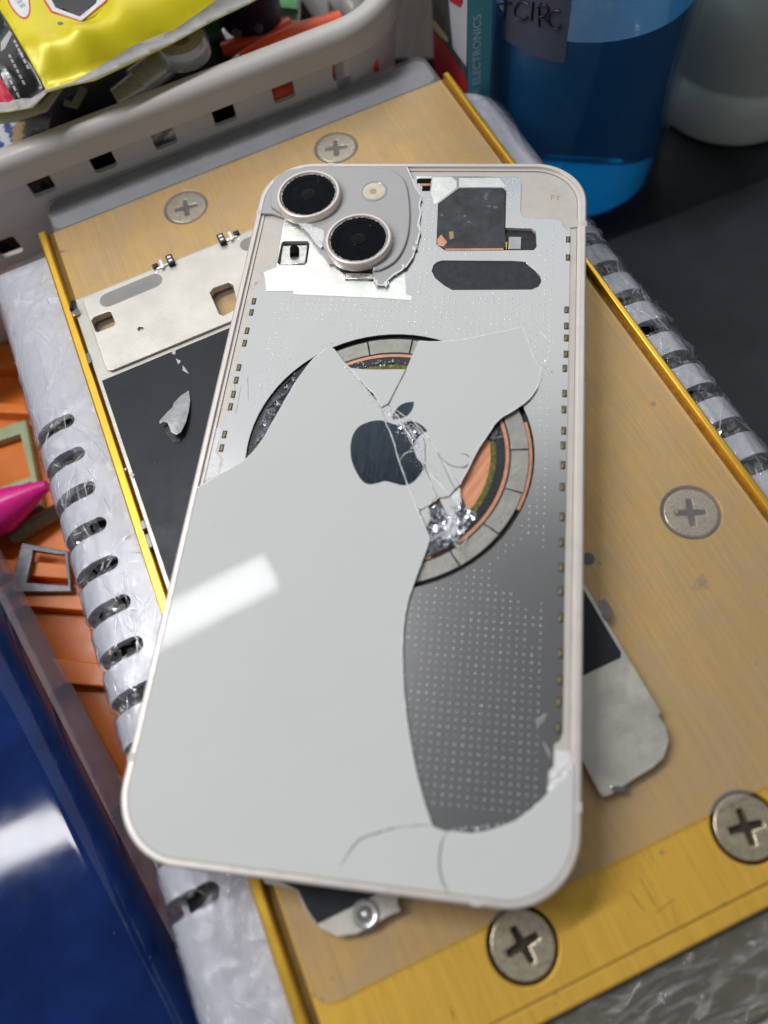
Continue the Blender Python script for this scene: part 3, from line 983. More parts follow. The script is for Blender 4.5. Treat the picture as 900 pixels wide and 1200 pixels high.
for px, side in (((154, 887), 'l'), ((303, 249), 'l'), ((679, 946), 'r'), ((687, 262), 'r'), ((558, 1061), 'b'), ((388, 191), 't')):
    X, Y = A(*px, 0)
    if side in 'lr':
        s = -1 if side == 'l' else 1
        xa, xb = sorted((s * (HW + 0.015), s * (HW - 1.1)))
        box('antenna_band', xa, Y - 0.75, -7.3, xb, Y + 0.75, 0.012, M['antenna'], ph, None, 0.08)
    else:
        s = -1 if side == 'b' else 1
        ya, yb = sorted((s * (HH + 0.015), s * (HH - 1.1)))
        box('antenna_band', X - 0.75, ya, -7.3, X + 0.75, yb, 0.012, M['antenna'], ph, None, 0.08)
for v0, v1 in ((330, 352), (378, 427), (448, 502)):
    y0, y1 = A(686, v1, -3)[1], A(686, v0, -3)[1]
    box('side_button', HW - 0.4, y0, -4.9, HW + 0.42, y1, -2.6, M['frame'], ph, None, 0.18)

# hairline scratches and smears on the glass
rs_ = random.Random(21)
for _ in range(12):
    a = (rs_.uniform(210, 450), rs_.uniform(600, 1000))
    an, L_ = rs_.uniform(0, 3.14), rs_.uniform(4, 22)
    vs_, fs_ = ribbon([A(a[0] + math.cos(an) * L_ * k / 6 + rs_.uniform(-.5, .5), a[1] + math.sin(an) * L_ * k / 6, 0) for k in range(7)], 0.035, 0.002, 0.004)
    mesh('scratch', vs_, fs_, M['crack'] if rs_.random() < .6 else M['flake'], ph)

# inner ledge and steel shield
gra = AP([(537.8, 221.7), (590, 221), (592.7, 224), (592, 268), (593, 292), (521, 292.8), (512, 286), (514, 239.4)], -0.7)
gra_hole = AP([(537.8, 221), (590, 220.5), (593.3, 224), (592.3, 267), (623, 268), (628, 272), (629, 289), (625.6, 293.3), (521, 293.4), (511.5, 286.5), (513.5, 239)], -0.7)
pil = AP([(506, 318), (508, 311), (512, 307.5), (518, 305.5), (600, 306), (616, 307), (618, 310), (626, 316), (633, 324), (634.5, 330), (631, 336), (623, 339.5), (530, 340), (521, 335), (510, 326)], -0.7)
mic_h = AP([(330, 285), (333, 283), (361, 283), (363, 286), (360, 308), (357, 311), (328, 311), (325, 308)], -0.7)
RH = 26.95
ledge = plate('inner_ledge', ring_rr(1.92), -1.95, -0.80, M['ledge'], ph, holes=[circle(0, 0, 27.6, 64), gra_hole, pil, mic_h], bevel=0.05)
mid_px = [(333, 252), (400, 232), (470, 214), (495, 206), (605, 207), (609, 209.5), (611, 215), (610, 246), (611.5, 252), (616, 255.3), (652, 257), (658, 260), (661, 267), (668, 271),
          (667.5, 300), (667, 360), (664, 550), (661, 700), (660, 800), (659, 859), (656, 867), (648.7, 872), (648, 897), (641.9, 903.5), (641.7, 927), (640, 990), (215, 930),
          (246, 610), (257, 556), (261.5, 538.5), (255.5, 531), (254.6, 526), (291, 364.5), (297.5, 342), (300.5, 337), (307, 334), (308, 323), (305.5, 317), (323, 312.5)]
mid = plate('steel_shield', ccw(AP(mid_px, -0.65)), -0.795, -0.65, M['shield'], ph, holes=[circle(0, 0, RH, 72), gra_hole, pil, mic_h], bevel=0.035)
# bright tape over the top left of the shield
tape = plate('shield_tape', ccw(AP([(333.5, 253), (352, 262), (370, 278), (384, 300), (402, 322), (436, 330), (474, 318), (476, 345), (482, 347), (482, 352), (440, 349), (344, 345), (344, 341), (312, 341), (311, 329), (309, 319), (324, 313)], -0.6)), -0.645, -0.60, M['shield2'], ph, holes=[mic_h])
plate('shield_tape', ccw(AP([(507, 207.5), (529, 207.5), (535, 212), (535, 220), (514, 237), (509, 240), (505, 226)], -0.6)), -0.645, -0.60, M['shield2'], ph)
plate('shield_tape', ccw(AP([(538, 208.5), (585, 208.5), (593, 219), (538, 219.5)], -0.6)), -0.645, -0.605, M['shield2'], ph)
# stipple of raised dots pressed into the shield
verts, faces = [], []
midp = AP(mid_px, -0.65)
pitch = 1.27
yy = -60.0
row = 0
octa = [(math.cos(math.pi * k / 3), math.sin(math.pi * k / 3)) for k in range(6)]
while yy < 70:
    xx = -32.0
    while xx < 33:
        p = (xx, yy)
        r = math.hypot(xx, yy)
        ok = r > RH + 1.0 and not (xx < -27.5 or xx > 30.2)
        if ok and (yy > 36 and (xx < -2 and yy > 40)):
            ok = False
        if ok and noise.noise(Vector((xx * 0.09, yy * 0.08, 1.7))) > 0.33:
            ok = False
        if ok and not inside(p, midp):
            ok = False
        if ok and any(inside(p, h) or edge_dist(p, h) < 0.8 for h in (gra_hole, pil)):
            ok = False
        if ok and edge_dist(p, midp) < 1.6:
            ok = False
        if ok and -58 < yy < -27 and xx < -6:
            ok = False
        if ok:
            k0 = len(verts)
            rr = 0.122 + 0.03 * random.random()
            verts += [(xx + rr * a, yy + rr * b_, -0.655) for a, b_ in octa]
            verts += [(xx + rr * 0.5 * a, yy + rr * 0.5 * b_, -0.61) for a, b_ in octa]
            for k in range(6):
                faces.append((k0 + k, k0 + (k + 1) % 6, k0 + 6 + (k + 1) % 6, k0 + 6 + k))
            faces.append(tuple(k0 + 6 + k for k in range(6)))
        xx += pitch
    yy += pitch
    row += 1
dots = mesh('stipple', verts, faces, M['dot'], ph, 'all')
tag(dots, kind='stuff')
dots.parent = mid
# scratches across the shield
for a, b_ in (((626, 845), (641, 836)), ((627, 848), (640, 840)), ((629, 851), (638, 843)), ((629, 386), (649, 403)), ((636, 868), (645, 885)), ((640, 880), (646, 890)), ((276, 445), (274, 470)), ((283, 450), (276, 487)), ((290, 440), (291, 470)), ((303, 512), (306, 527))):
    vs_, fs_ = ribbon([A(*[a[i] + (b_[i] - a[i]) * k / 5 + random.uniform(-.4, .4) for i in (0, 1)], -0.65) for k in range(6)], 0.10, -0.652, 0.02)
    mesh('scratch', vs_, fs_, M['crack'] if a[0] > 400 else M['crack_dark'], mid)

# spring contacts down both sides
left_c = [(297.5, 353), (294.6, 366), (289.5, 387.5), (286.6, 402), (279.9, 430.6), (276.8, 445.4), (273.4, 462), (270, 476.6), (263, 509), (259.6, 525)]
right_c = [(665.8, 280.5), (665.6, 301.7), (664, 363), (663.7, 382), (663.7, 396), (663.3, 415), (662, 431.7), (661.7, 461), (661, 480), (660.7, 504.7), (660, 522), (659.7, 545), (659, 570.7), (659, 605.7), (658, 635.7),
           (658, 665), (657.7, 693), (657.3, 724), (657, 766), (656.3, 796.7), (655.7, 823), (655, 853)]
first = None
for i, px in enumerate(left_c + right_c):
    X, Y = A(*px, -0.6)
    if first is None:
        c = box('spring_contact', X - 0.31, Y - 0.66, -0.66, X + 0.31, Y + 0.66, -0.53, M['brass_contact'], ph, None, 0.14)
        p = box('contact_frame', X - 0.45, Y - 0.85, -0.66, X + 0.45, Y + 0.85, -0.635, M['contact_pad'], c)
        first = (c, p, X, Y)
    else:
        c = first[0].copy()
        p = first[1].copy()
        sc.collection.objects.link(c)
        sc.collection.objects.link(p)
        c.parent, p.parent = ph, c
        c.location = ((X - first[2]) * S, (Y - first[3]) * S, 0)
# strip the contacts sit on
for pts in (((663, 275), (668, 275), (667, 360), (664, 550), (661, 700), (660, 800), (659, 859), (655, 867), (650.5, 868), (652, 800), (653.5, 700), (656.5, 550), (660.5, 360)), ):
    plate('contact_strip', ccw(AP(pts, -0.65)), -0.648, -0.636, M['shield'], ph)

# what fills the openings of the shield
g = plate('graphite_pad', ccw(gra), -1.6, -0.58, M['graphite'], ph, bevel=0.18, res=2)
plate('copper_fleck', ccw(AP([(512, 281), (517, 275), (524, 284), (520, 289), (513, 288)], -0.6)), -0.60, -0.55, M['copper_line'], g)
plate('copper_fleck', ccw(AP([(526, 272), (531, 271), (532, 279), (527, 281)], -0.6)), -0.60, -0.55, M['tan'], g)
plate('copper_fleck', ccw(AP([(522, 291.5), (590, 291), (590, 293), (522, 293.5)], -0.6)), -0.62, -0.57, M['copper_line'], g)
for k in range(16):
    a = (random.uniform(518, 588), random.uniform(226, 286))
    r_ = random.uniform(0.6, 3.0)
    pts = [(a[0] + r_ * random.uniform(.5, 1.2) * math.cos(t), a[1] + r_ * 0.8 * random.uniform(.5, 1.2) * math.sin(t)) for t in (0, 1, 2.1, 3.1, 4.2, 5.2)]
    if inside(A(*a, -.6), gra):
        plate('residue', ccw(AP(pts, -0.58)), -0.6, -0.565, random.choice((M['screw_dark'], M['lens_barrel'], M['graphite'], M['graphite'])), g)
f_ = plate('foam_pad', ccw(pil), -1.6, -0.86, M['foam'], ph, bevel=0.1)
box('slot_floor', *A(592, 293.5, -1.3), -1.7, *A(629, 267, -1.3), -1.35, M['dark_floor'], ph)
box('chip', *A(595.5, 291.5, -1), -1.35, *A(611, 277.5, -1), -1.0, M['chip'], ph, None, 0.08)
box('chip', *A(590.5, 292.5, -1), -1.35, *A(594.5, 283.5, -1), -0.95, M['gold_rail'], ph, None, 0.08)
mc_ = plate('microphone', ccw(AP([(331, 287), (360, 286), (357, 308), (328, 309)], -0.7)), -1.6, -0.95, M['mic'], ph, bevel=0.15)
tube('microphone_port', [(*A(345, 291, -0.8), -0.85), (*A(345, 300, -0.8), -0.8)], 1.0, M['black_plastic'], mc_, 16)
box('slot_floor', *A(327, 311, -1.5), -1.8, *A(363, 284, -1.5), -1.6, M['dark_floor'], ph)
for a, b_, mt_ in (((488, 207), (506, 209.5), 'silver'), ((489, 210), (505, 215), 'black_plastic'), ((492, 215.5), (505, 218), 'copper_line'), ((495, 218.5), (504, 224), 'black_plastic')):
    p0, p1 = A(*a, -0.7), A(*b_, -0.7)
    box('top_connector', p0[0], p1[1], -0.8, p1[0], p0[1], -0.56, M[mt_], ph, None, 0.05)

# charging coil and magnet ring
floor_ = plate('coil_floor', circle(0, 0, 27.5, 64), -1.95, -1.7, M['dark_floor'], ph)


def annulus(name, r0, r1, z0, z1, mt_, a0=None, a1=None, bevel=0.03, n=72):
    if a0 is None:
        return plate(name, circle(0, 0, r1, n), z0, z1, mt_, ph, holes=[circle(0, 0, r0, n)], bevel=bevel)
    k_ = max(3, int(n * (a1 - a0) / 360))
    pts = [(r1 * math.cos(math.radians(a0 + (a1 - a0) * k / k_)), r1 * math.sin(math.radians(a0 + (a1 - a0) * k / k_))) for k in range(k_ + 1)]
    pts += [(r0 * math.cos(math.radians(a1 + (a0 - a1) * k / k_)), r0 * math.sin(math.radians(a1 + (a0 - a1) * k / k_))) for k in range(k_ + 1)]
    return plate(name, ccw(pts), z0, z1, mt_, ph, bevel=bevel)


annulus('copper_ring', 26.05, 26.6, -1.7, -1.05, M['copper_line'], -22, 18)
mj = A(612, 527, -1)
ja = math.degrees(math.atan2(mj[1], mj[0]))
for k in range(18):
    if 125 < (ja + 20 * k + 10) % 360 < 205:
        continue
    annulus('magnet', 22.75, 25.95 + random.uniform(-.05, .05), -1.7, -0.93 + random.uniform(-0.03, 0.03), M['magnet'], ja + 20 * k + 0.35, ja + 20 * k + 19.65, 0.06, 90)
annulus('black_ring', 25.2, 26.85, -1.7, -1.12, M['black_ring'], 125, 205)
annulus('black_ring', 22.45, 22.75, -1.7, -1.0, M['black_ring'])
annulus('copper_ring', 21.75, 22.42, -1.7, -0.98, M['copper_line'])
annulus('black_ring', 20.1, 21.7, -1.7, -1.02, M['black_ring'])
annulus('coil_rim', 19.1, 20.1, -1.7, -1.12, M['olive'])
plate('charging_coil', circle(0, 0, 19.05, 72), -1.7, -1.2, M['copper'], ph)


def crumple(name, outline, z0, amp, mt_, step=0.8, seed=0, flat=True):
    out = ccw(outline)
    pts = [Vector(p) for p in out]
    n0 = len(pts)
    xs, ys = [p[0] for p in out], [p[1] for p in out]
    x = min(xs)
    rnd = random.Random(seed)
    while x < max(xs):
        y = min(ys)
        while y < max(ys):
            p = (x + rnd.uniform(-.35, .35) * step, y + rnd.uniform(-.35, .35) * step)
            if inside(p, out) and edge_dist(p, out) > step * 0.4:
                pts.append(Vector(p))
            y += step
        x += step
    res = delaunay_2d_cdt(pts, [(i, (i + 1) % n0) for i in range(n0)], [], 1, 1e-5)
    vs = [(v.x, v.y, z0 + amp * (rnd.uniform(-.5, .5) + 0.8 * noise.noise(Vector((v.x * .6, v.y * .6, seed))))) for v in res[0]]
    return mesh(name, vs, [tuple(f) for f in res[2]], mt_, ph, not flat and 'all')


crumple('crumpled_foil', AP([(493, 655), (500, 640), (499, 622), (503, 608), (503, 594), (512, 590), (524, 592), (536, 582), (540, 580), (546, 592), (559, 602), (557, 609), (545, 622), (538, 634), (530, 640), (516, 647)], -0.8), -0.78, 0.55, M['foil'], 0.75, 3)
crumple('crumpled_foil', AP([(502, 610), (505, 596), (514, 592), (519, 602), (517, 612), (510, 614)], -0.6), -0.42, 0.3, M['foil_dark'], 0.8, 5)
crumple('crumpled_foil', AP([(503, 652), (504, 640), (512, 634), (530, 633), (532, 639), (517, 646)], -0.6), -0.42, 0.35, M['foil_dark'], 0.8, 6)
crumple('crumpled_foil', AP([(298, 520), (303, 500), (312, 480), (326, 458), (342, 442), (358, 433), (352, 445), (330, 475), (310, 510)], -1.0), -1.1, 0.35, M['foil_dark'], 0.9, 8)
crumple('crumpled_foil', AP([(530, 508), (545, 498), (560, 488), (585, 498), (590, 512), (578, 516), (566, 512), (560, 530)], -1.0), -0.92, 0.3, M['foil_dark'], 0.9, 9)

# ---- broken back glass
GR = ccw(ring_rr(1.26))


def clip(poly, conv):
    out = list(poly)
    for i in range(len(conv)):
        a, b_ = conv[i - 1], conv[i]
        if math.hypot(b_[0] - a[0], b_[1] - a[1]) < 1e-9:
            continue
        side = lambda p: (b_[0] - a[0]) * (p[1] - a[1]) - (b_[1] - a[1]) * (p[0] - a[0])
        src, out = out, []
        for k in range(len(src)):
            p, q_ = src[k - 1], src[k]
            sp, sq = side(p), side(q_)
            if (sp >= 0) != (sq >= 0):
                t_ = sp / (sp - sq)
                out.append((p[0] + (q_[0] - p[0]) * t_, p[1] + (q_[1] - p[1]) * t_))
            if sq >= 0:
                out.append(q_)
    res = []
    for p in out:
        if not res or math.hypot(p[0] - res[-1][0], p[1] - res[-1][1]) > 0.02:
            res.append(p)
    return res


ZG0, ZG1 = -0.60, 0.0


def shard(px, name='glass_shard', smooth=(), bevel=0.05, z0=ZG0, z1=ZG1, tilt=None):
    return plate(name, ccw(clip(ccw(AP(px, 0)), GR)), z0, z1, M['glass_white'], ph, bevel=bevel, res=2, tilt=tilt)


br = spl([(225, 574), (236, 569), (262, 553), (281, 543), (300, 526), (322, 491), (346, 449), (368, 420), (386, 407)], 4)
crack_main = [(446, 478), (452, 495), (461, 517), (468, 541), (477, 567), (487, 592), (495, 610), (503.5, 630)]
low_main = spl([(503.5, 630), (498, 648), (488, 674), (479, 700), (473.5, 726), (471.5, 760), (472.5, 800), (477.5, 850), (486, 897), (497, 940), (506, 967)], 4)
crack_v = spl([(524, 974.5), (519, 984), (516, 1000), (515.5, 1016), (519, 1032), (527.5, 1051), (531, 1080)], 4)
shard(br + [(388, 406.5), (392, 409), (398, 417), (405, 426), (415, 436), (428, 450), (439, 463)] + crack_main + low_main[1:] + [(511, 970), (517, 972.5)] + crack_v + [(60, 1120), (40, 600)])
shard([(524.8, 975)] + [(531, 977), (540, 976), (552, 977.5), (562, 975), (572, 974), (590, 968.5), (606, 961), (621, 950.5), (635, 938), (645, 927), (653, 918), (662, 912), (668, 905), (674, 899), (700, 897), (720, 1120)] + list(reversed([(a + 0.6, b_) for a, b_ in crack_v])))
c_edge = spl([(633.5, 432), (633, 440), (630, 452), (621, 466), (604, 479), (585, 491), (575, 504), (560, 527), (548, 550), (539, 567.5)], 4)
shard(spl([(490, 400), (503, 400.5), (521, 400), (545, 397.5), (575, 391), (600, 386), (611, 383)], 3) + [(613, 383.5), (618, 399), (625, 417), (630, 424)] + c_edge +
      [(526.5, 550.5), (513, 529.5), (501.5, 511), (486, 495), (470, 484), (456, 474), (476, 433)])
shard([(405.5, 427), (411, 431), (425, 432.5), (450, 433), (475.5, 432.5), (455, 472.5), (447, 477)])
# narrow splinters of the fan between the two big pieces
shard([(447, 479), (455, 474.6), (463, 483), (471.5, 497), (479, 512), (486.4, 527.5), (474, 531), (468.2, 539.5), (461, 517), (452.5, 495)])
shard([(468.8, 541), (474.6, 532), (486.6, 528.2), (496.5, 548.5), (505, 567), (512.5, 582), (503, 590.5), (491.5, 597), (487.5, 592), (477.6, 567)])
shard([(456, 474.5), (470, 484.6), (485.5, 495.5), (493, 503), (498, 520), (498, 543), (497.3, 548.5), (487.3, 527.5), (472.4, 497)])
shard([(493.5, 503.6), (501, 511.3), (512.6, 529.8), (519.5, 545), (527, 562), (533, 573), (527, 580.5), (513.2, 582), (505.8, 567), (498.6, 546), (498.8, 520)])
shard([(513.3, 530.5), (526, 550.8), (538.5, 568.2), (533.6, 572.6), (527.6, 561.6), (520, 545)])
# milky clear chips hanging below the fan
for pts, z in ((((515, 583.5), (528, 581), (536, 590), (541, 607), (533, 611), (523, 600)), -0.3), (((492, 599), (502, 592), (505, 606), (500, 618)), -0.2), (((527, 581), (539, 570), (541, 590), (536, 592)), -0.35), (((528, 600), (536, 603), (535, 622), (527, 634), (522, 618)), -0.35)):
    plate('glass_chip', ccw(AP(pts, 0)), z - 0.3, z, M['glass_edge'] if z < -0.3 else M['glass_white'], ph, bevel=0.04, tilt=((*A(*pts[0], z), z), (1, 0.6, 0), 5))
# crushed white edge at the right of the lowest piece
for k in range(16):
    t_ = k / 15
    c_ = (647 + 26 * t_ + random.uniform(-2, 2), 921 - 25 * t_ + random.uniform(-2, 4))
    r_ = random.uniform(3, 6)
    pts = [(c_[0] + r_ * random.uniform(.5, 1.1) * math.cos(a), c_[1] + r_ * random.uniform(.5, 1.1) * math.sin(a)) for a in (0, 1.1, 2.2, 3.2, 4.2, 5.3)]
    zz = random.uniform(-0.28, -0.05)
    cl = clip(ccw(AP(pts, -0.2)), GR)
    if len(cl) > 2:
        plate('glass_chip', ccw(cl), -0.6, zz, M['glass_edge'], ph, bevel=0.05, tilt=((*A(*c_, 0), zz), (1, -1, 0), random.uniform(-6, 6)))

# logo
body_px = spl([(410.5, 524), (413, 511), (420, 500.5), (432, 494.5), (445, 492.5), (455, 495), (463, 497.3), (471, 496.5), (479, 493.6), (487, 494.5), (495, 499), (501, 505)], 5)
body_px += spl([(501, 505), (494, 509), (488.5, 515), (485.8, 523), (486.5, 531), (490.5, 539), (498.5, 545.5)], 4)[1:]
body_px += spl([(498.5, 545.5), (493, 555), (486, 563.5), (478, 568), (470, 568.5), (461, 566), (451, 564), (441, 566.5), (432, 567.5), (424, 563), (416, 550), (411.5, 537), (410.5, 524)], 5)[1:-1]
leaf_px = spl([(460, 491.3), (461.5, 484), (467, 476.5), (475, 472), (485, 470.6)], 5) + spl([(485, 470.6), (484, 478), (479, 485.5), (471, 490.3), (460, 491.3)], 5)[1:-1]
lg = plate('logo', ccw(AP(body_px, 0)), 0.004, 0.014, M['logo'], ph, smooth=20)
plate('logo_leaf', ccw(AP(leaf_px, 0)), 0.004, 0.014, M['logo'], lg)

# crack lines: thin raised burrs of splintered glass
random.seed(11)
lines = [([(446, 478), (452, 495), (461, 517), (468, 541), (477, 567), (487, 592), (495, 610), (503.5, 630)], .20, 'crack'),
         ([(404, 425), (415, 437), (428, 451), (440, 464), (447, 478)], .26, 'crack'),
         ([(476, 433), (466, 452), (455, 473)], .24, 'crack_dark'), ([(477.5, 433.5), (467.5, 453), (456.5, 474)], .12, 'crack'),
         ([(468, 541), (474, 532.5), (480, 529.5), (486.5, 528)], .24, 'mic'),
         ([(456, 474), (463, 484), (472, 497), (479, 512), (487, 528), (497, 548), (505, 567), (513, 583)], .16, 'crack'),
         ([(456, 474), (470, 484.5), (486, 495.5), (501.5, 511.5), (513, 530), (526.5, 551), (538.5, 568.5)], .14, 'crack'),
         ([(498, 546), (505, 556), (515, 567), (527, 581)], .16, 'crack'), ([(491.5, 597.5), (503, 591), (515, 583), (527, 581)], .2, 'crack'),
         ([(447, 478), (456, 490), (463, 497), (480, 500)], .12, 'crack'), ([(463, 492), (470, 497), (478, 507), (484, 520)], .2, 'crack'),
         ([(513, 530), (520, 540), (530, 546), (545, 548), (549, 543)], .16, 'crack_dark'), ([(540, 531), (546, 533), (551, 536)], .2, 'crack_dark'), ([(541, 547), (546, 546), (550, 543)], .18, 'crack_dark'),
         ([(482, 496), (490, 505), (496, 512), (489, 522)], .14, 'crack'), ([(478, 498), (482, 508), (489, 518)], .14, 'crack'), ([(486, 496), (492, 504), (497, 508)], .12, 'crack')]
for pts, w_, mt_ in lines:
    P_ = spl(pts, 5)
    P_ = [A(a + random.uniform(-.5, .5), b_ + random.uniform(-.5, .5), 0) for a, b_ in P_]
    vs_, fs_ = ribbon(P_, w_, 0.010, 0.05)
    mesh('crack', vs_, fs_, M[mt_], ph, 'all')
for pts, off, w_, mt_ in ((spl([(505, 965.5), (490, 965.5), (460, 968.5), (440, 974.5), (423, 980), (412, 990), (397, 1014.5)], 6), 0, .42, 'glass_white'), (spl([(505, 966.6), (490, 967), (460, 970.5), (441, 976.5), (425, 982), (414, 992), (399, 1015)], 6), 0, .24, 'crack_dark'),  # the dark ribbon paints the shadow along the curved crack
                          (spl([(523.6, 976), (518, 986), (515.2, 1000), (514.8, 1016), (518, 1032), (526, 1050)], 6), 0, .14, 'crack_dark')):
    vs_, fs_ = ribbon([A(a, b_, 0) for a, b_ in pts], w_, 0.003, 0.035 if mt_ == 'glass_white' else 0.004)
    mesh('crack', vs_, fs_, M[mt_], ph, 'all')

M['edge_line'] = mat('pale_edge_highlight', (0.80, 0.82, 0.81), 0.15, 0, 0.12, 2.0)  # pale ribbons put the bright edge highlights into the colour
cam_break = [(493.5, 231), (491.5, 240), (493, 250), (490.6, 262), (492, 270), (488.5, 286), (483.5, 301), (476.5, 311), (469.6, 317), (461, 322), (455, 328), (449, 334), (442, 333.6), (438, 325)]
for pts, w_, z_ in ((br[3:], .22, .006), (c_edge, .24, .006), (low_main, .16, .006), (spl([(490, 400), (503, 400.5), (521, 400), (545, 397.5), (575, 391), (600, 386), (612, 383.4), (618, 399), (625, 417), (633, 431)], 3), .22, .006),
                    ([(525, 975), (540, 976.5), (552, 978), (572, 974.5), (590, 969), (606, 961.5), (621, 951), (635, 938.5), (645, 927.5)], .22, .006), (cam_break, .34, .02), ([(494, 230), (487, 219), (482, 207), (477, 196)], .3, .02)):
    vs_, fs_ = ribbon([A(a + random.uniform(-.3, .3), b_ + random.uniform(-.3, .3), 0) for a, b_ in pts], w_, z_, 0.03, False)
    mesh('edge_highlight', vs_, fs_, M['edge_line'], ph, 'all')
for k in range(22):                              # flaked chips along the torn edge of the camera glass
    i = random.randrange(len(cam_break) - 1)
    t_ = random.random()
    c_ = [cam_break[i][j] * (1 - t_) + cam_break[i + 1][j] * t_ + random.uniform(-2.2, 1.0) for j in (0, 1)]
    r_ = random.uniform(1.0, 3.2)
    pts = [(c_[0] + r_ * random.uniform(.4, 1.1) * math.cos(a), c_[1] + 1.6 * r_ * random.uniform(.4, 1.1) * math.sin(a)) for a in (0.2, 1.5, 2.7, 4, 5.2)]
    zz = random.uniform(-0.1, 0.10)
    plate('glass_chip', ccw(AP(pts, 0)), zz - 0.08, zz, M['adhesive'] if k % 3 else M['cam_glass'], ph, tilt=((*A(*c_, 0), zz), (random.uniform(-1, 1), 1, 0), random.uniform(-14, 14)))

# splinters strewn along the cracks
verts, faces = [], []


def splinter(x, y, z, r):
    k0 = len(verts)
    a0 = random.uniform(0, 6.3)
    for k in range(3):
        a = a0 + 2.1 * k + random.uniform(-.5, .5)
        verts.append((x + r * math.cos(a) * random.uniform(.4, 1.3), y + r * math.sin(a) * random.uniform(.4, 1.3), z))
    verts.append((x + random.uniform(-.4, .4) * r, y + random.uniform(-.4, .4) * r, z + r * random.uniform(.25, .7)))
    faces.extend([(k0, k0 + 1, k0 + 3), (k0 + 1, k0 + 2, k0 + 3), (k0 + 2, k0, k0 + 3)])


def strew(a, b_, n_, w_, r0, r1, z=0.012):
    for _ in range(n_):
        t_ = random.random()
        px = (a[0] + (b_[0] - a[0]) * t_ + random.gauss(0, w_), a[1] + (b_[1] - a[1]) * t_ + random.gauss(0, w_))
        splinter(*A(*px, z), z, random.uniform(r0, r1))


strew((404, 427), (447, 478), 60, 2.0, .08, .28)
strew((430, 468), (450, 480), 16, 5, .08, .2)
strew((448, 478), (480, 500), 60, 3.0, .08, .30)
strew((474, 498), (492, 524), 130, 4.2, .08, .34)
strew((486, 524), (498, 545), 60, 2.0, .08, .3)
strew((447, 480), (503, 630), 50, 0.8, .05, .16)
strew((495, 540), (515, 560), 40, 4, .05, .2)
strew((462, 487), (470, 487), 22, 2.5, .08, .25)
strew((505, 600), (535, 630), 90, 10, .1, .4, -0.4)
strew((415, 428), (475, 425), 40, 2.0, .1, .3, -0.7)
strew((380, 405), (404, 424), 30, 4, .06, .22, -0.6)
strew((520, 975), (600, 965), 26, 1.0, .1, .35, -0.3)
strew((628, 425), (655, 440), 10, 8, .08, .25, -0.62)
strew((560, 400), (600, 392), 6, 2, .06, .2, -0.1)
strew((497, 640), (540, 600), 70, 6, .1, .45, -0.35)
strew((462, 505), (520, 575), 60, 6, .06, .22)
strew((340, 430), (310, 500), 24, 6, .08, .3, -0.75)
strew((380, 480), (380, 620), 10, 60, .04, .09)
for _ in range(70):
    splinter(*A(random.uniform(300, 650), random.uniform(330, 560), -0.6), -0.62, random.uniform(.04, .13)) if random.random() < .4 else None
sp_ = mesh('glass_splinters', verts, faces, M['splinter'], ph)
tag(sp_, kind='stuff')
verts, faces = [], []
strew((440, 895), (640, 880), 12, 8, .04, .1)
for _ in range(60):
    px = (random.uniform(200, 480), random.uniform(560, 1010))
    splinter(*A(*px, 0.002), 0.002, random.uniform(.03, .09))
tag(mesh('dust_specks', verts, faces, M['flake'], ph), kind='stuff')

# ---- camera corner
cg_px = [(280, 252), (304, 250), (318, 250), (331, 254), (350, 262), (357, 268), (364, 276), (372, 287), (380, 300), (386, 309), (436, 314), (438, 325), (442, 334), (449, 334.5), (455, 328), (461, 322), (470, 317), (477, 311), (484, 301),
         (489, 286), (492.5, 270), (491, 262), (493, 250), (492, 240), (493.5, 231), (487, 219), (482, 207), (477, 196), (474, 180), (280, 180)]
cg = plate('camera_glass', ccw(clip(ccw(AP(cg_px, 0)), GR)), -0.6, 0.02, M['cam_glass'], ph, bevel=0.05, res=2)
bump_px = spl([(330, 203), (352, 197.5), (400, 196), (445, 197.5), (465, 203), (476, 216), (480, 240), (480, 265), (475, 288), (464, 306), (448, 316), (438, 318)], 4) + [(436, 312), (392, 308), (380, 292), (366, 272), (354, 262), (334, 254), (318, 243), (317, 225), (321, 211)]
plate('camera_bump', ccw(AP(bump_px, 0.3)), 0.0, 0.55, M['cam_glass'], ph, bevel=0.3, res=4)
crumple('old_adhesive', AP([(349, 262), (358, 262), (372, 266), (380, 272), (380, 286), (376, 292), (370, 286), (362, 274)], 0.4), 0.62, 0.18, M['adhesive'], 0.7, 12)


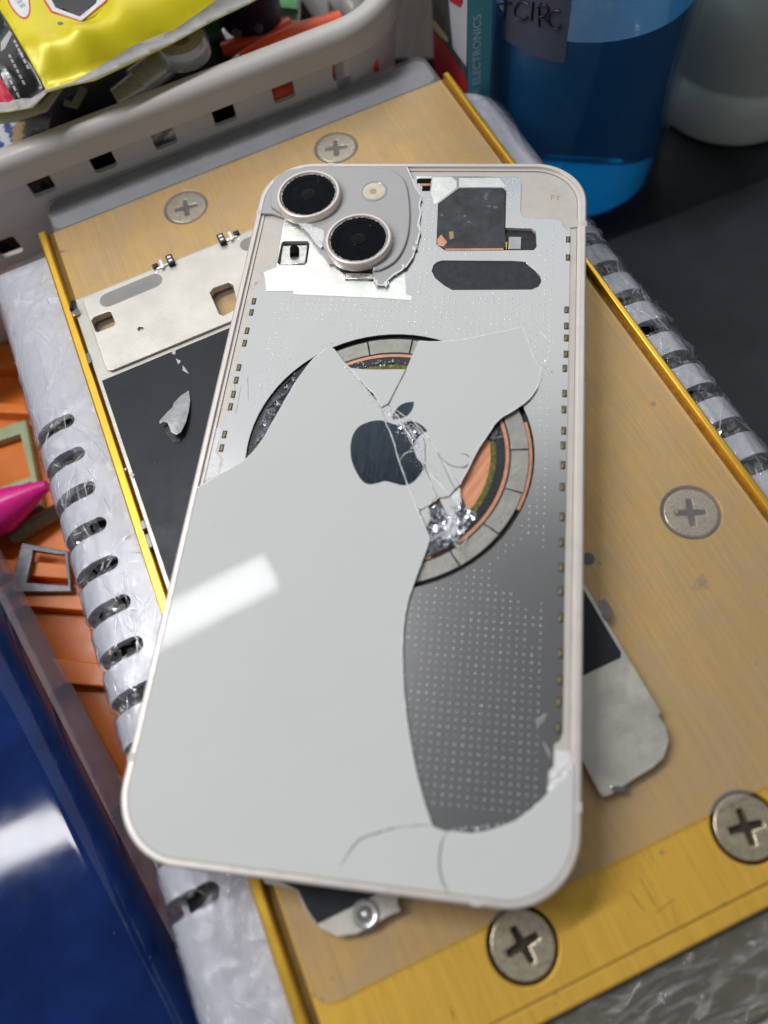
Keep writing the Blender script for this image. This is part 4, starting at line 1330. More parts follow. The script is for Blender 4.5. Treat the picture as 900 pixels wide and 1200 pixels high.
def lens(cx, cy, rot):
    ln = lathe('lens', [(7.1, 0.1), (7.15, 1.7), (7.0, 2.05), (6.8, 2.18), (6.4, 2.15), (6.2, 1.95), (6.15, 1.4)], cx, cy, M['lens_ring'], ph, 64, False)
    lathe('lens_barrel', [(7.05, -1.6), (7.05, -0.9), (6.7, -0.85), (6.7, 0.3), (6.95, 0.4), (6.95, 1.5)], cx, cy, M['lens_barrel'], ln, 48)
    lathe('lens_cover', [(6.0, 1.5), (5.95, 1.78), (5.3, 1.84), (4.4, 1.83), (4.3, 1.78), (2.0, 1.82), (0.02, 1.83)], cx, cy, M['lens_glass'], ln, 56, smooth=40)
    lathe('lens_element', [(1.9, 1.78), (1.6, 1.86), (1.0, 1.92), (0.02, 1.95)], cx, cy, M['lens_dome'], ln, 40, smooth='all')
    vs, fs = [], []
    nn = 96
    rnd = random.Random(rot)
    for k in range(nn):
        a = 2 * math.pi * k / nn
        w_ = 5.98 - 0.1 * (k % 3 == 0) - 0.14 * rnd.random()
        vs += [(cx + 6.17 * math.cos(a), cy + 6.17 * math.sin(a), 1.93), (cx + w_ * math.cos(a), cy + w_ * math.sin(a), 1.84 + 0.08 * rnd.random())]
    for k in range(nn):
        i, j = 2 * k, 2 * ((k + 1) % nn)
        fs.append((i, j, j + 1, i + 1))
    mesh('lens_trim', vs, fs, M['lens_trim'], ln)
    return ln


lens(-24.08, 61.72, 3)
l2 = lens(-11.38, 49.18, 5)
p0, p1 = A(404, 327, -.3), A(438, 321, -.3)
box('lens_clip', p0[0], p0[1], -0.6, p1[0], p1[1], -0.15, M['mic'], ph, None, 0.1)
fx, fy = A(438, 224, 0.6)
fl_ = lathe('flash', [(3.0, 0.5), (2.95, 0.66), (2.7, 0.72), (2.5, 0.62)], fx, fy, M['cam_glass'], ph, 40)
lathe('flash_lens', [(2.5, 0.5), (2.45, 0.64), (1.6, 0.72), (0.02, 0.74)], fx, fy, M['flash'], fl_, 32)
plate('flash_dot', circle(fx - 0.1, fy - 0.2, 0.8, 14), 0.738, 0.75, M['card_tan'], fl_)


def text_mesh(body, size):
    cu = bpy.data.curves.new('txt', 'FONT')
    cu.body, cu.size, cu.align_x, cu.align_y = body, size, 'CENTER', 'CENTER'
    ob = bpy.data.objects.new('txt', cu)
    sc.collection.objects.link(ob)
    dg = bpy.context.evaluated_depsgraph_get()
    me = bpy.data.meshes.new_from_object(ob.evaluated_get(dg))
    bpy.data.objects.remove(ob)
    bpy.data.curves.remove(cu)
    me.materials.clear()
    return me


tm = text_mesh('FY', 2.1)
tx, ty = A(651, 232, -0.8)
tm.transform(Matrix.Translation((tx, ty, -0.795)))
link_mesh('etched_mark', tm, M['tan'], ph)
plate('ledge_spot', ccw(AP([(645, 208), (650, 207), (655, 213), (661, 216), (659, 218), (648, 217), (645, 213)], -0.8)), -0.8, -0.79, M['antenna'], ph)
plate('ledge_tape', ccw(AP([(668, 260), (675, 259), (683, 258), (683, 266), (668, 268)], -0.8)), -0.8, -0.53, M['antenna'], ph)
plate('ledge_tape', ccw(AP([(306, 254), (316, 256), (314, 264), (307, 268), (303, 278), (300, 278)], -0.8)), -0.8, -0.79, M['antenna'], ph)
plate('ledge_tape', ccw(AP([(650, 879), (669, 881), (669, 892), (662, 898), (650, 912), (645, 912), (645, 904), (650, 899)], -0.8)), -0.8, -0.72, M['adhesive'], ph, bevel=0.03)
plate('ledge_tape', ccw(AP([(252, 500), (260, 505), (253, 530), (259, 540), (256, 556), (236, 566), (233, 560)], -0.8)), -0.8, -0.74, M['adhesive'], ph)

# ------------------------------------------------------------------ white basket at the far left and what lies in it
BR = (-175, 107.4, 60, 240)                     # rim outline in the machine frame
bk = thing('storage_basket', 'off-white plastic basket with square holes, full of packets and tools', 'basket', (*PL(-60, 170), zt))


def bpath(d, r):
    return rrect(BR[0] + d, BR[1] + d, BR[2] - d, BR[3] - d, max(r - d, 2), 10)


def basket_sweep(name, prof, mt_, parent):
    bm = bmesh.new()
    rr_ = [[bm.verts.new((*PL(*p), z)) for p in bpath(d, 24)] for d, z in prof]
    n_ = len(rr_[0])
    k_ = len(rr_)
    for i in range(k_):
        a, b_ = rr_[i], rr_[(i + 1) % k_]
        for k in range(n_):
            bm.faces.new((a[k], a[(k + 1) % n_], b_[(k + 1) % n_], b_[k]))
    return from_bm(name, bm, mt_, parent, 50)


RZ = 5.0
basket_sweep('rim', [(0.3, RZ - 7.5), (0.0, RZ - 4), (0.2, RZ - 1.8), (1.2, RZ - 0.4), (2.6, RZ), (5.2, RZ - 0.2), (6.6, RZ - 1.4), (7.0, RZ - 3.5), (5.0, RZ - 3.6), (3.4, RZ - 3.2), (2.6, RZ - 4.2), (2.2, RZ - 7.5)], M['basket'], bk)
# straight side walls with square holes, drawn in (along, height) and stood up; the round corners are swept
WB, WT = zt + 0.5, RZ - 3.0


def wall(name, p0, p1, inward, hole_u, rows):
    """p0 -> p1 in the machine frame, leaning inward towards the foot"""
    L = math.hypot(p1[0] - p0[0], p1[1] - p0[1])
    ax = ((p1[0] - p0[0]) / L, (p1[1] - p0[1]) / L)
    holes = []
    for i, z in enumerate(rows):
        for h in hole_u:
            holes.append(rrect(h - 2.9, z - 2.9, h + 2.9, z + 2.9, 0.8, 3))
    me = plate_mesh([(0, WB), (L, WB), (L, WT), (0, WT)], holes, -0.8, 0.8, 0.15)
    for v in me.vertices:
        s, h, t_ = v.co
        off = 2.0 + (WT - h) * 0.10 + t_
        u_, v_ = p0[0] + ax[0] * s + inward[0] * off, p0[1] + ax[1] * s + inward[1] * off
        v.co = (*PL(u_, v_), h)
    return link_mesh(name, me, M['basket'], bk, None, 35)


X0, X1 = BR[0] + 24, BR[2] - 24
h_front = [-45.2 + 16.1 * k - X0 for k in range(-6, 6) if 4 < -45.2 + 16.1 * k - X0 < X1 - X0 - 0.5]
wall('front_wall', (X0, BR[1]), (X1, BR[1]), (0, 1), h_front, (-5.5, -19.5, -33.5))
wall('side_wall', (BR[2], BR[1] + 24), (BR[2], BR[3] - 24), (-1, 0), [10 + 16 * k for k in range(6)], (-5.5, -19.5, -33.5))
wall('side_wall', (BR[0], BR[1] + 24), (BR[0], BR[3] - 24), (1, 0), [10 + 16 * k for k in range(6)], (-5.5, -19.5, -33.5))
wall('back_wall', (X0, BR[3]), (X1, BR[3]), (0, -1), h_front, (-5.5, -19.5, -33.5))
for cxu, cyv, a0 in ((BR[2] - 24, BR[1] + 24, -90), (BR[0] + 24, BR[1] + 24, 180), (BR[0] + 24, BR[3] - 24, 90), (BR[2] - 24, BR[3] - 24, 0)):
    bm = bmesh.new()
    cols = []
    for k in range(11):
        a = math.radians(a0 + 9 * k)
        c_ = []
        for h, t_ in ((WB, .8), (WT, .8), (WT, -.8), (WB, -.8)):
            r_ = 24 - (2.0 + (WT - h) * 0.10 - t_)
            c_.append(bm.verts.new((*PL(cxu + r_ * math.cos(a), cyv + r_ * math.sin(a)), h)))
        cols.append(c_)
    for a, b_ in zip(cols, cols[1:]):
        for i in range(4):
            bm.faces.new((a[i], b_[i], b_[(i + 1) % 4], a[(i + 1) % 4]))
    from_bm('corner_wall', bm, M['basket'], bk, 50)
plate('floor', ccw([PL(*p) for p in bpath(11, 24)]), zt + 0.4, zt + 2.2, M['basket'], bk)


# yellow foil bag on top of the heap
def pillow(name, outline, z0, hfun, mats, mfun, parent=None, loc=None, step=1.6, thick=3.0, decals=()):
    out = ccw(outline)
    dense = []
    for i in range(len(out)):
        a, b_ = out[i - 1], out[i]
        k_ = max(1, int(math.hypot(b_[0] - a[0], b_[1] - a[1]) / step))
        dense += [(a[0] + (b_[0] - a[0]) * k / k_, a[1] + (b_[1] - a[1]) * k / k_) for k in range(k_)]
    pts = [Vector(p) for p in dense]
    n0 = len(pts)
    xs, ys = [p[0] for p in dense], [p[1] for p in dense]
    x = min(xs) + step / 2
    r = 0
    while x < max(xs):
        y = min(ys) + (step / 2 if r % 2 else step)
        while y < max(ys):
            if inside((x, y), dense) and edge_dist((x, y), dense) > step * 0.55:
                pts.append(Vector((x, y)))
            y += step
        x += step * 0.87
        r += 1
    edges = [(i, (i + 1) % n0) for i in range(n0)]
    for dc in decals:
        k0 = len(pts)
        pts += [Vector(p) for p in dc]
        edges += [(k0 + i, k0 + (i + 1) % len(dc)) for i in range(len(dc))]
    res = delaunay_2d_cdt(pts, edges, [], 0, 1e-4)
    n_ = len(res[0])
    vs, fs, mi = [], [], []
    for v in res[0]:
        d = edge_dist(v, dense)
        vs.append((v.x, v.y, z0 + hfun(v.x, v.y, d)))
    for v in res[0]:
        d = edge_dist(v, dense)
        vs.append((v.x, v.y, z0 - 0.15 - thick * (1 - math.exp(-d / 6))))
    for f in res[2]:
        c_ = [sum(res[0][i][k] for i in f) / len(f) for k in (0, 1)]
        if not inside(c_, dense):
            continue
        i_ = mfun(*c_)
        fs.append(tuple(f))
        mi.append(i_)
        fs.append(tuple(n_ + i for i in reversed(f)))
        mi.append(0)
    cnt = {}
    for f in fs[0::2]:
        for i in range(len(f)):
            cnt[(f[i], f[(i + 1) % len(f)])] = 1
    for a, b_ in list(cnt):
        if (b_, a) not in cnt:
            fs.append((b_, a, n_ + a, n_ + b_))
            mi.append(mi[0] if len(mats) == 1 else 0)
    used = sorted({i for f in fs for i in f})
    remap = {v: k for k, v in enumerate(used)}
    vs = [vs[i] for i in used]
    fs = [tuple(remap[i] for i in f) for f in fs]
    return mesh(name, vs, fs, mats, parent, 'all', loc, mi)


BZ = 13.0
bag_o = AP([(-70, -70), (-70, 128), (-20, 133), (10, 131), (38, 126), (56, 108), (80, 101), (112, 94), (150, 76), (200, 52), (250, 24), (292, 4), (330, -18), (360, -60)], BZ)
BP = BZ + 6.0
bag_seam = AP([(-70, 121), (10, 121), (36, 115), (55, 105), (58, 105), (85, 97), (118, 82), (160, 60), (205, 38), (255, 8), (300, -18), (345, -70), (400, -70), (400, 140), (-80, 160)], BZ)
black_p = AP([(-40, -40), (-2, 8), (56, 107), (40, 128), (20, 124), (-1, 87), (-60, 0)], BP)
red_p = AP([(-60, 0), (-1, 87), (21, 123), (10, 135), (-80, 140)], BP)
hexo = AP([(49, -2), (58, 12), (92, 20), (127, -1), (135, -40), (40, -60)], BP)
hexw = AP([(52, -2), (60, 9.5), (91.5, 17), (122, -2), (130, -40), (45, -60)], BP)
hexk = AP([(59.5, -2), (63.5, 5.5), (89.5, 11), (110, -2), (125, -40), (50, -60)], BP)


def ell(cu, cv_, ru, rv, rot):
    return AP([(cu + ru * math.cos(a) * math.cos(rot) - rv * math.sin(a) * math.sin(rot), cv_ + ru * math.cos(a) * math.sin(rot) + rv * math.sin(a) * math.cos(rot)) for a in [2 * math.pi * k / 24 for k in range(24)]], BP)


ovo, ovw = ell(22, -2, 13, 27, -0.35), ell(22, -2, 11, 24.5, -0.35)
ink = []
for k in range(3):
    for j in range(6):
        a = (14.5 - 7.5 * k + 1.8 * j, 44 + 14 * k + 3.7 * j)
        ink.append(AP([(a[0] - 1.3, a[1] - 0.5), (a[0] + 1.3, a[1] - 1.3), (a[0] + 2.2, a[1] + 1.5), (a[0] - .4, a[1] + 2.2)], BP))
ink.append(AP([(-1, 46), (10, 34), (13, 37), (3, 52), (-2, 56)], BP))
ink.append(AP([(14, 108), (24, 96), (30, 98), (29, 103), (25, 102), (18, 113)], BP))
ink.append(AP([(31, 86), (36, 83), (38, 89), (33, 92)], BP))
grey = [AP([(15 + 3 * j, -2 + 4 * j), (21 + 3 * j, -5 + 4 * j), (23 + 3 * j, -2 + 4 * j), (17 + 3 * j, 1 + 4 * j)], BP) for j in range(4)]
cmark = ell(69, 24, 3.4, 2.8, 0)


def bag_mat(x, y):
    p = (x, y)
    if inside(p, bag_seam):
        return 5 if not inside(p, black_p) else 5
    if inside(p, red_p):
        return 2
    if inside(p, black_p):
        return 6 if any(inside(p, i) for i in ink) else 1
    if inside(p, hexk):
        return 1
    if inside(p, hexw):
        return 3
    if inside(p, hexo):
        return 4
    if any(inside(p, i) for i in grey):
        return 6
    if inside(p, ovw):
        return 3
    if inside(p, ovo):
        return 4
    if inside(p, cmark):
        return 7
    return 0


fold_a, fold_b = A(112, 62, BZ), A(160, 20, BZ)


def bag_h(x, y, d):
    h = 7.0 * (1 - math.exp(-max(d - 2.5, 0) / 7))
    h += 1.1 * noise.noise(Vector((x * .07, y * .07, 2))) * min(1, d / 8)
    for (fx_, fy_), w_, amp in ((A(108, 66, BZ), 5, 2.6), (A(120, 45, BZ), 5, -1.6), (A(60, 82, BZ), 4.5, 2.0), (A(48, 88, BZ), 3, -1.2), (A(150, 40, BZ), 7, 2.2), (A(95, 35, BZ), 9, -1.3)):
        h += amp * math.exp(-((x - fx_) ** 2 + (y - fy_) ** 2) / (w_ * w_))
    return h


bag = pillow('foil_bag', bag_o, BZ, bag_h, [M['yellow'], M['bag_black'], M['bag_red'], M['bag_white'], M['bag_outline'], M['bag_seam'], M['bag_ink'], M['olive_grey']], bag_mat, None, (*A(100, 20, BZ), BZ), 1.2, 4, [bag_seam, black_p, red_p, hexo, hexw, hexk, ovo, ovw, cmark] + ink + grey)
tag(bag, 'crinkled yellow foil bag with a black and red corner, on top in the basket', 'bag')

# other contents of the basket
bp = pillow('packet', AP([(150, 60), (255, 18), (272, 62), (240, 130), (170, 150), (80, 190), (40, 160), (60, 110)], -6), -9, lambda x, y, d: 3 * (1 - math.exp(-d / 5)) + .5 * noise.noise(Vector((x * .1, y * .1, 4))), [M['black_plastic']], lambda x, y: 0, None, (*A(180, 110, -8), -9), 2.0, 30)
tag(bp, 'matt black packet under the yellow foil bag', 'packet')
lim_p = AP([(-60, 138), (26, 138), (26, 200), (-60, 240)], -8)
tan_p = AP([(15, 138), (30, 138), (27, 170), (10, 200)], -8)
bp2 = pillow('packet', AP([(-60, 120), (70, 120), (120, 135), (70, 185), (0, 240), (-60, 240)], -8), -12, lambda x, y, d: 4 * (1 - math.exp(-d / 5)), [M['bag_black'], M['packet_blue'], M['tan'], M['packet_white']],
             lambda x, y: (0 if not inside((x, y), lim_p) else (2 if inside((x, y), tan_p) else (1 if (x * 0.8 + y * 0.6) % 4.2 < 2.1 else 3))), None, (*A(20, 170, -12), -12), 1.2, 30)
tag(bp2, 'dark packet with blue and white stripes at its left end, in the basket', 'packet')
ws = tube('clear_strip', [(*A(-40, 143, 4), 4), (*A(20, 135, 4), 4), (*A(52, 126, 4), 4), (*A(72, 108, 4), 5)], [2.2, 2.2, 1.8, 1.0], M['bag_white'], None, 12, (*A(20, 135, 4), 4), 0.35)
tag(ws, 'white plastic strip curling out below the yellow foil bag', 'strip')
pt = plate('paper_tag', ccw(AP([(72, 118), (88, 122), (100, 100), (92, 97), (82, 116), (74, 112)], -2)), -3.5, -2.9, M['bag_seam'], loc=(*A(85, 112, -3), -3.5))
tag(pt, 'small pale paper tag on the dark packets in the basket', 'tag')
bf = pillow('basket_filler', [PL(*p) for p in rrect(-155, 119, 44, 220, 8, 4)], -24, lambda x, y, d: 5 * (1 - math.exp(-d / 6)) + 1.2 * noise.noise(Vector((x * .07, y * .07, 4))), [M['black_plastic']], lambda x, y: 0, None, (*PL(-60, 170), -58), 6.0, 34)  # added dark filling, makes the lower basket holes look dark
tag(bf, 'black filling added in the off-white basket bottom to darken its lower holes', 'bag')
# steel tool with an eye
M['chrome'] = mat('polished_steel', (0.72, 0.72, 0.74), 0.22, 0.35, 0.05, 0.3)
tl = thing('steel_tool', 'shiny steel tool with a round eye, inside the basket behind its front rim', 'tool', (*A(215, 85, -1), -6))
a_, b_ = A(165, 108, -2), A(224, 66, -1)
tube('shank', [(*a_, 0.5), (*[a_[i] * .4 + b_[i] * .6 for i in (0, 1)], 1.5), (*b_, 3)], [4.8, 4.8, 4.0], M['chrome'], tl, 24, None, 0.6)
tube('tip', [(*A(140, 124, -3), -1), (*A(172, 106, -2), 0.5)], [3.4, 4.4], M['chrome'], tl, 20, None, 0.55)
hd = lathe('eye', [(2.2, 2.5), (2.2, 6.6), (2.8, 7.0), (5.6, 6.6), (6.4, 5.4), (6.4, 2.5)], *A(222, 76, 0), M['chrome'], tl, 36, False)
lathe('eye_hole', [(2.2, 2.6), (2.2, 3.0)], *A(222, 76, 0), M['dark_floor'], hd, 24)
# orange handled tool with a silver ferrule
ot = thing('orange_tool', 'orange handled tool with a silver end, lying along the basket front', 'tool', (*A(310, 55, -1), -4))
tube('handle', [(*A(283, 68, 0), -1.5), (*A(310, 58, 0), -1), (*A(345, 43, 0), -1), (*A(400, 24, 0), -1)], [2.6, 3.4, 3.8, 3.2], M['orange_red'], ot, 20)
tube('ferrule', [(*A(258, 82, -0.5), -2.5), (*A(270, 75, 0), -2), (*A(286, 66, 0), -1.2)], [1.6, 2.9, 2.9], M['silver'], ot, 18, None, 0.7)
tp = tube('orange_stick', [(*PL(12, 115.5), -10.0), (*PL(46, 115.5), -10.0)], [4.0, 4.0], M['orange_red'], None, 16, (*PL(30, 115.5), -14))
tag(tp, 'red orange stick seen through two holes of the basket front', 'stick')
pp = tube('grey_tube', [(*PL(-18, 117), -12), (*PL(-9, 112.5), -6.5)], [2.4, 2.2], M['mic'], None, 14, (*PL(-12, 120), -9))
tag(pp, 'pale grey tube end seen through a hole of the basket front', 'tube')
# navy capped clear jar in the basket
cj = thing('capped_tub', 'clear tub with a dark navy cap, inside the basket behind the orange tool', 'tub', (*A(287, 30, -6), -30))
nx_, ny_ = A(287, -12, 2)
lathe('cap', [(7.8, -6), (8.3, -5), (8.3, 6.5), (7.6, 7.6), (0.1, 7.6)], nx_, ny_, M['navy'], cj, 32)
lathe('tub_body', [(9, -34), (9, -10), (8, -7), (7.4, -6.2)], nx_, ny_, M['clear'], cj, 32, False)
for a in ((278, 40), (303, 34)):
    q_ = A(*a, -3)
    lathe('bead', [(0.1, -4), (1.2, -3.4), (1.3, -2.4), (0.1, -1.4)], *q_, M['clear'], cj, 12)
rg = tube('red_cable', [(*A(262, 60, -8), -8), (*A(300, 52, -8), -7), (*A(340, 30, -8), -8)], 2.2, M['orange_red'], None, 12, (*A(300, 50, -8), -10))
tag(rg, 'dull red cable lying under the orange handled tool', 'cable')
gl_ = plate('grey_sheet', ccw(AP([(255, 62), (350, 30), (352, -40), (300, -40), (252, 10)], -12)), -14, -12, M['basket'], loc=(*A(310, 20, -12), -14), bevel=0.3)
tag(gl_, 'pale grey plastic sheet on the basket floor under the capped tub', 'sheet')
gn = tube('green_pen', [(*A(245, 32, -4), -4), (*A(262, 16, -4), -4)], 2.4, M['green'], None, 14, (*A(250, 28, -4), -6))
tag(gn, 'green pen end peeping out beside the yellow foil bag', 'pen')
gn2 = plate('green_card', ccw(AP([(310, -40), (348, -40), (348, 8), (312, 4)], -8)), -10, -8.6, M['green'], loc=(*A(330, -10, -8), -10))
tag(gn2, 'dark green card standing in the right end of the basket', 'card')

# ------------------------------------------------------------------ behind the machine: carton, blue jar, bottle, wooden strip
cb = thing('printed_carton', 'printed carton with a light blue narrow side beside the blue jar', 'carton', (3, 134, zt))
c0, c1, c2, c3 = (6.9, 118.5), (12.6, 120.2), (1.0, 152.0), (-5.3, 150.0)
CTOP = 62.0
vs_ = [(*p, z) for z in (zt, CTOP) for p in (c0, c1, c2, c3)]
mesh('carton_body', vs_, [(3, 2, 1, 0), (4, 5, 6, 7), (1, 2, 6, 5), (2, 3, 7, 6)], M['card_white'], cb)


def on_face(a, b_, pts, lift, name, mt_):
    """pts in (0..1 across, mm height) on the upright face a -> b_"""
    nx, ny = b_[1] - a[1], -(b_[0] - a[0])
    L = math.hypot(nx, ny)
    vs = [(a[0] + (b_[0] - a[0]) * s + nx / L * lift, a[1] + (b_[1] - a[1]) * s + ny / L * lift, h) for s, h in pts]
    return mesh(name, vs, [tuple(range(len(vs)))], mt_, cb)


on_face(c0, c1, [(0, zt), (1, zt), (1, CTOP), (0, CTOP)], 0, 'narrow_side', M['card_blue'])
on_face(c3, c0, [(0, zt), (1, zt), (1, CTOP), (0, CTOP)], 0, 'picture_side', M['card_dark'])
# regions of the picture side, placed where that upright plane meets the lines of sight


def face_sh(a, b_, px):
    d = [RC[0][i] * (px[0] - 450) / FPX + RC[1][i] * (px[1] - 600) / FPX + RC[2][i] for i in range(3)]
    ex_, ey_ = b_[0] - a[0], b_[1] - a[1]
    # C + t d = a + s e  (xy)
    det = d[0] * (-ey_) - d[1] * (-ex_)
    rx, ry = a[0] - CX, a[1] - CY
    t_ = (rx * (-ey_) - ry * (-ex_)) / det
    s = (d[0] * ry - d[1] * rx) / det
    return (s, CZ + t_ * d[2])


for i, (px, nm, mt_) in enumerate(((((507, 36), (520, 50), (533, 72), (547, 96), (547, 120), (509, 120)), 'red_print', 'card_red'), (((526, -4), (549, -4), (547, 78), (531, 56)), 'white_print', 'card_white'),
                                    (((495, 10), (504, 12), (508, 70), (506, 90)), 'lilac_print', 'card_lilac'), (((507, 22), (512, 26), (526, 44), (526, 50), (516, 42), (507, 30)), 'tan_print', 'card_tan'),
                                    (((526, -6), (543, -6), (543, 3), (540, 8), (528, 1)), 'red_badge', 'card_red'))):
    P_ = [face_sh(c3, c0, p) for p in px]
    P_ = [(min(1, max(0, s)), h) for s, h in P_]
    on_face(c3, c0, P_, 0.06 + 0.05 * i, nm, M[mt_])
# lettering running up the narrow side
for body, size, s_, h_ in (('FOR ELECTRONICS', 2.9, 0.40, -9.5), ('REPAIR', 2.5, 0.72, -26.0)):
    tm = text_mesh(body, size)
    nx, ny = c1[1] - c0[1], -(c1[0] - c0[0])
    L = math.hypot(nx, ny)
    for v in tm.vertices:
        along, up = v.co.x, v.co.y
        s = s_ - up / math.hypot(c1[0] - c0[0], c1[1] - c0[1])
        v.co = (c0[0] + (c1[0] - c0[0]) * s + nx / L * .08, c0[1] + (c1[1] - c0[1]) * s + ny / L * .08, h_ + along)
    link_mesh('lettering', tm, M['print_white'], cb)

JX, JY, JR = 37.2, 139.4, 27.6
jr = thing('liquid_jar', 'clear jar of bright blue liquid with a handwritten label', 'jar', (JX, JY, zt))
lathe('jar_wall', [(JR - 6, zt + 0.8), (JR - 2.5, zt + 1.4), (JR - .6, zt + 5), (JR, zt + 9), (JR, 46), (JR - 1.2, 46), (JR - 1.2, zt + 9), (JR - 1.8, zt + 5.5), (JR - 4, zt + 2.6), (0.1, zt + 3.2)], JX, JY, M['jar'], jr, 72, False, smooth=50)
lathe('blue_liquid', [(0.1, zt + 3.6), (JR - 4.2, zt + 3.0), (JR - 2.2, zt + 5.6), (JR - 1.4, zt + 9), (JR - 1.4, -0.6), (JR - 2.0, -1.2), (0.1, -1.2)], JX, JY, M['liquid'], jr, 72, True, smooth=50)


def cyl_pt(px, r):
    """where the line of sight of a pixel first meets the jar wall: (angle, height)"""
    d = [RC[0][i] * (px[0] - 450) / FPX + RC[1][i] * (px[1] - 600) / FPX + RC[2][i] for i in range(3)]
    ox, oy = CX - JX, CY - JY
    a = d[0] ** 2 + d[1] ** 2
    b_ = 2 * (ox * d[0] + oy * d[1])
    c_ = ox * ox + oy * oy - r * r
    t_ = (-b_ - math.sqrt(max(0, b_ * b_ - 4 * a * c_))) / (2 * a)
    return (math.atan2(oy + t_ * d[1], ox + t_ * d[0]), CZ + t_ * d[2])


la0, la1 = cyl_pt((590, 20), JR)[0], cyl_pt((668, 20), JR)[0]
lz0 = cyl_pt((592, 46), JR)[1]
vs_, fs_ = [], []
for k in range(17):
    a = la0 + (la1 - la0) * k / 16
    for h in (lz0 + 0.15 * math.sin(k * .4), 30):
        vs_.append((JX + (JR + 0.12) * math.cos(a), JY + (JR + .12) * math.sin(a), h))
for k in range(16):
    fs_.append((2 * k, 2 * k + 2, 2 * k + 3, 2 * k + 1))
lab = mesh('paper_label', vs_, fs_, M['paper'], jr, 'all')
# handwriting tC/RC, drawn as pen strokes that follow the curved wall
strokes = [[(592, -10), (593, 10), (591, 23)], [(584, 5), (600, 3)], [(620, 4), (611, 1), (604, 10), (605, 19), (613, 23), (619, 19)], [(625, 2), (623, 23)],
           [(632, 31), (632, 6), (634, 4)], [(630, 8), (639, 5), (643, 11), (638, 18), (632, 19), (640, 24), (646, 30)], [(656, 12), (649, 12), (643, 20), (645, 29), (652, 33), (657, 29)]]
for st_ in strokes:
    P_ = []
    for p in spl(st_, 5):
        a, h = cyl_pt(p, JR + .2)
        P_.append((JX + (JR + .24) * math.cos(a), JY + (JR + .24) * math.sin(a), h))
    o_ = tube('pen_stroke', P_, 0.42, M['ink'], jr, 6, None, 0.5)
    o_.parent = lab

BX, BY, BRD = 89.5, 174.5, 25.5
wb = lathe('white_bottle', [(BRD - 3, zt), (BRD - .8, zt + .7), (BRD, zt + 3), (BRD, zt + 17), (BRD - 0.35, zt + 17.6), (BRD - .35, zt + 18.8), (BRD, zt + 19.4), (BRD, 60), (BRD - 8, 75), (9, 82), (9, 95)], BX, BY, M['bottle'], None, 64, True, (BX, BY, zt), 40)
tag(wb, 'milky greenish white plastic bottle right of the blue jar', 'bottle')
ws_ = box('wooden_board', -60, 175, zt + .05, 0, 330, zt + 14, M['wood'], None, None, 1.0, (-20, 240, zt))
tag(ws_, 'dark brown wooden board behind the basket corner', 'board')

# ------------------------------------------------------------------ left: orange tray with small things, glossy blue box
TZ = -55.0
tr = thing('orange_tray', 'shallow orange plastic sorting tray left of the machine', 'tray', (-110, -40, zt))
edge_u = -69.0


def tx_at(y):
    """x on the line u = edge_u for a given y (machine frame)"""
    return (edge_u - y * PS) / PC


tray_out = [(-260, -230), (tx_at(-230), -230), (tx_at(75), 75), (-260, 75)]
plate('tray_floor', ccw(tray_out), zt + 0.3, TZ, M['orange'], tr, bevel=0.4)


def rib(v0, v1, h):
    ya, yb = A(100, v1, TZ + h)[1], A(100, v0, TZ + h)[1]
    sl = 0.02
    plate('rib', ccw([(-255, ya), (tx_at(ya) - .3, ya), (tx_at(yb) - .3, yb), (-255, yb)]), TZ - 0.2, TZ + h, M['orange'], tr, bevel=0.5, res=2)


for v0, v1 in ((405, 436), (476, 488), (662, 680), (688, 716), (775, 803), (904, 930), (1018, 1046), (1130, 1155)):
    rib(v0, v1, 4.0)
# pale green frame
gf_o = AP([(-60, 518), (28, 489), (46, 590), (-60, 620)], TZ + 4)
gf_h = AP([(-40, 526), (21, 506), (33, 556), (-30, 578)], TZ + 4)
gf_h2 = AP([(-30, 584), (34, 562), (38, 588), (-30, 608)], TZ + 4)
gfr = plate('plastic_frame', ccw(gf_o), TZ + 0.1, TZ + 3.0, M['pale_green'], holes=[gf_h, gf_h2], bevel=0.4, loc=(*A(20, 540, TZ), TZ))
tag(gfr, 'pale green plastic frame lying in the orange tray', 'frame')
pen = thing('magenta_pen', 'bright magenta pen with a tapered end lying across the orange tray', 'pen', (*A(20, 595, TZ), TZ + 4))
zp = TZ + 9
tube('barrel', [(*A(-60, 628, zp), zp), (*A(-20, 608, zp), zp), (*A(0, 599, zp), zp)], [6.0, 6.0, 6.0], M['magenta'], pen, 28)
tube('tip', [(*A(0, 599, zp), zp), (*A(25, 588, zp), zp + .8), (*A(47, 578, zp), zp + 1.6), (*A(60, 573, zp), zp + 2)], [5.95, 4.2, 2.4, 1.4], M['magenta'], pen, 28)
og = tube('rubber_stick', [(*A(12, 630, TZ + 3), TZ + 2.2), (*A(40, 612, TZ + 3), TZ + 2.2), (*A(70, 596, TZ + 3), TZ + 2.2)], [2.0, 2.2, 2.2], M['olive_grey'], None, 14, (*A(30, 622, TZ), TZ))
tag(og, 'olive grey stick lying beneath the magenta pen', 'stick')
so = AP([(26, 636), (80, 646), (84, 694), (10, 694)], TZ + 6)
sh = AP([(39, 645), (76, 650), (80, 686), (31, 683)], TZ + 6)
stt = plate('card_tray', ccw(so), TZ + 4.2, TZ + 6.2, M['tray_grey'], holes=[sh], bevel=0.25, loc=(*A(45, 670, TZ), TZ + 4))
tag(stt, 'dark grey metal card tray lying in the orange tray beside the machine', 'card tray')

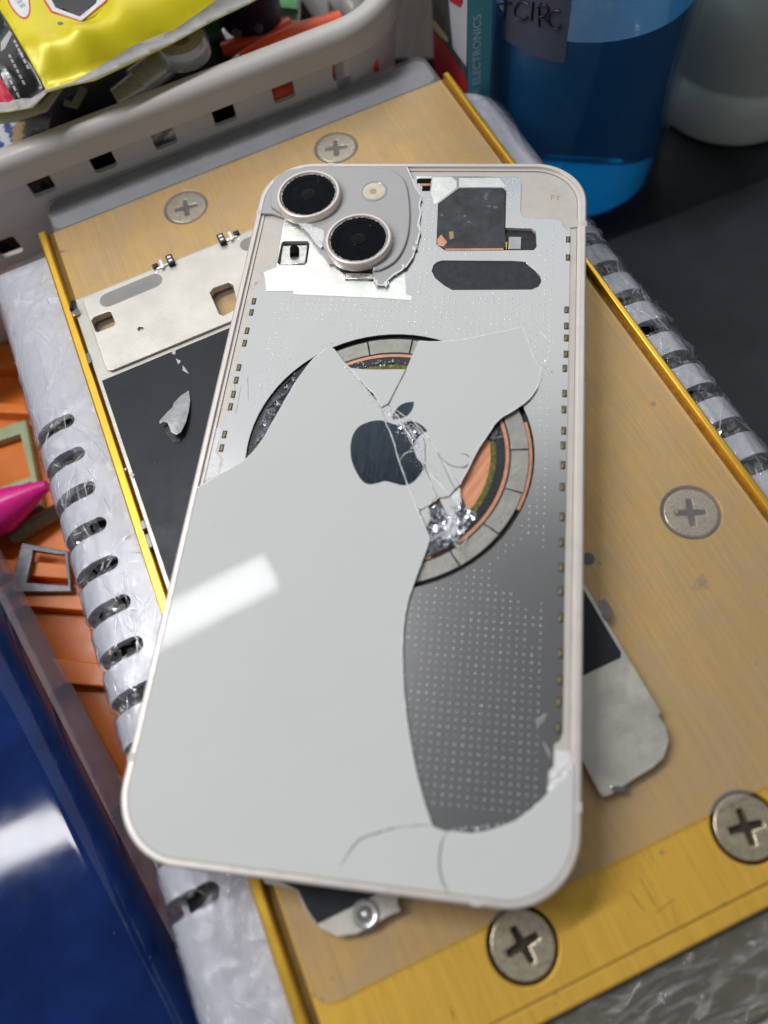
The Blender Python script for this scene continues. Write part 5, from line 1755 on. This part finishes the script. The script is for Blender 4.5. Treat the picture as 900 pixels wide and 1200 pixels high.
# glossy blue box: rounded slab leaning a little, with a clear lid flange along its right side
BLZ = -24.0
e0, e1 = A(25, 754, -36.5), A(233, 1171, -29.5)          # its right flank
dx, dy = e1[0] - e0[0], e1[1] - e0[1]
L = math.hypot(dx, dy)
dx, dy = dx / L, dy / L
e0 = (e0[0] + dy * 5.0, e0[1] - dx * 5.0)        # along the visible right edge, towards the viewer
bb = thing('blue_box', 'glossy dark blue box with a clear lid flange in the lower left corner', 'box', (*A(60, 1000, BLZ), -50))
NX, NY = BLUE_TILT = (0.088, 0.172)


def blue_pt(a, c, z):
    """a along the edge from e0, c to the left of it, z above its top plane"""
    x, y = e0[0] + dx * a - (-dy) * c * -1, e0[1] + dy * a - dx * c * 1
    x, y = e0[0] + dx * a + dy * c, e0[1] + dy * a - dx * c
    return (x, y, BLZ + z - NX * (x - A(60, 1000, BLZ)[0]) - NY * (y - A(60, 1000, BLZ)[1]))


bm = bmesh.new()
prof_b = [(-5.0, -26), (-5.0, -4.5)] + [(-0.5 - 4.5 * math.cos(math.radians(t_)), -4.5 + 4.5 * math.sin(math.radians(t_))) for t_ in (15, 30, 45, 60, 75, 90)] + [(0.6, 0.0), (4, 0), (20, 0), (110, 0), (114, -4), (114, -26)]
cols = []
for k in range(41):
    a = -70 + 260 * k / 40
    cols.append([bm.verts.new(blue_pt(a, c, z + .03 * noise.noise(Vector((a * .02, c * .03, 1))))) for c, z in prof_b])
for a, b_ in zip(cols, cols[1:]):
    for i in range(len(prof_b) - 1):
        bm.faces.new((a[i], a[i + 1], b_[i + 1], b_[i]))
    bm.faces.new((a[-1], a[0], b_[0], b_[-1]))
bm.faces.new(cols[0])
bm.faces.new(list(reversed(cols[-1])))
from_bm('box_body', bm, M['blue_gloss'], bb, 'all')
bm = bmesh.new()
cols = []
for k in range(31):
    a = -70 + 260 * k / 30
    cols.append([bm.verts.new(blue_pt(a, c, z + .1 * noise.noise(Vector((a * .06, c, 3))))) for c, z in ((-5.1, -7.5), (-6.5, -8.0), (-8.0, -9.0), (-9.2, -11), (-9.2, -11.4), (-7.8, -9.5), (-6.5, -8.5), (-5.1, -8.0))])
for a, b_ in zip(cols, cols[1:]):
    for i in range(8):
        bm.faces.new((a[i], a[(i + 1) % 8], b_[(i + 1) % 8], b_[i]))
bm.faces.new(cols[0])
bm.faces.new(list(reversed(cols[-1])))
from_bm('lid_flange', bm, M['flange'], bb, 60)
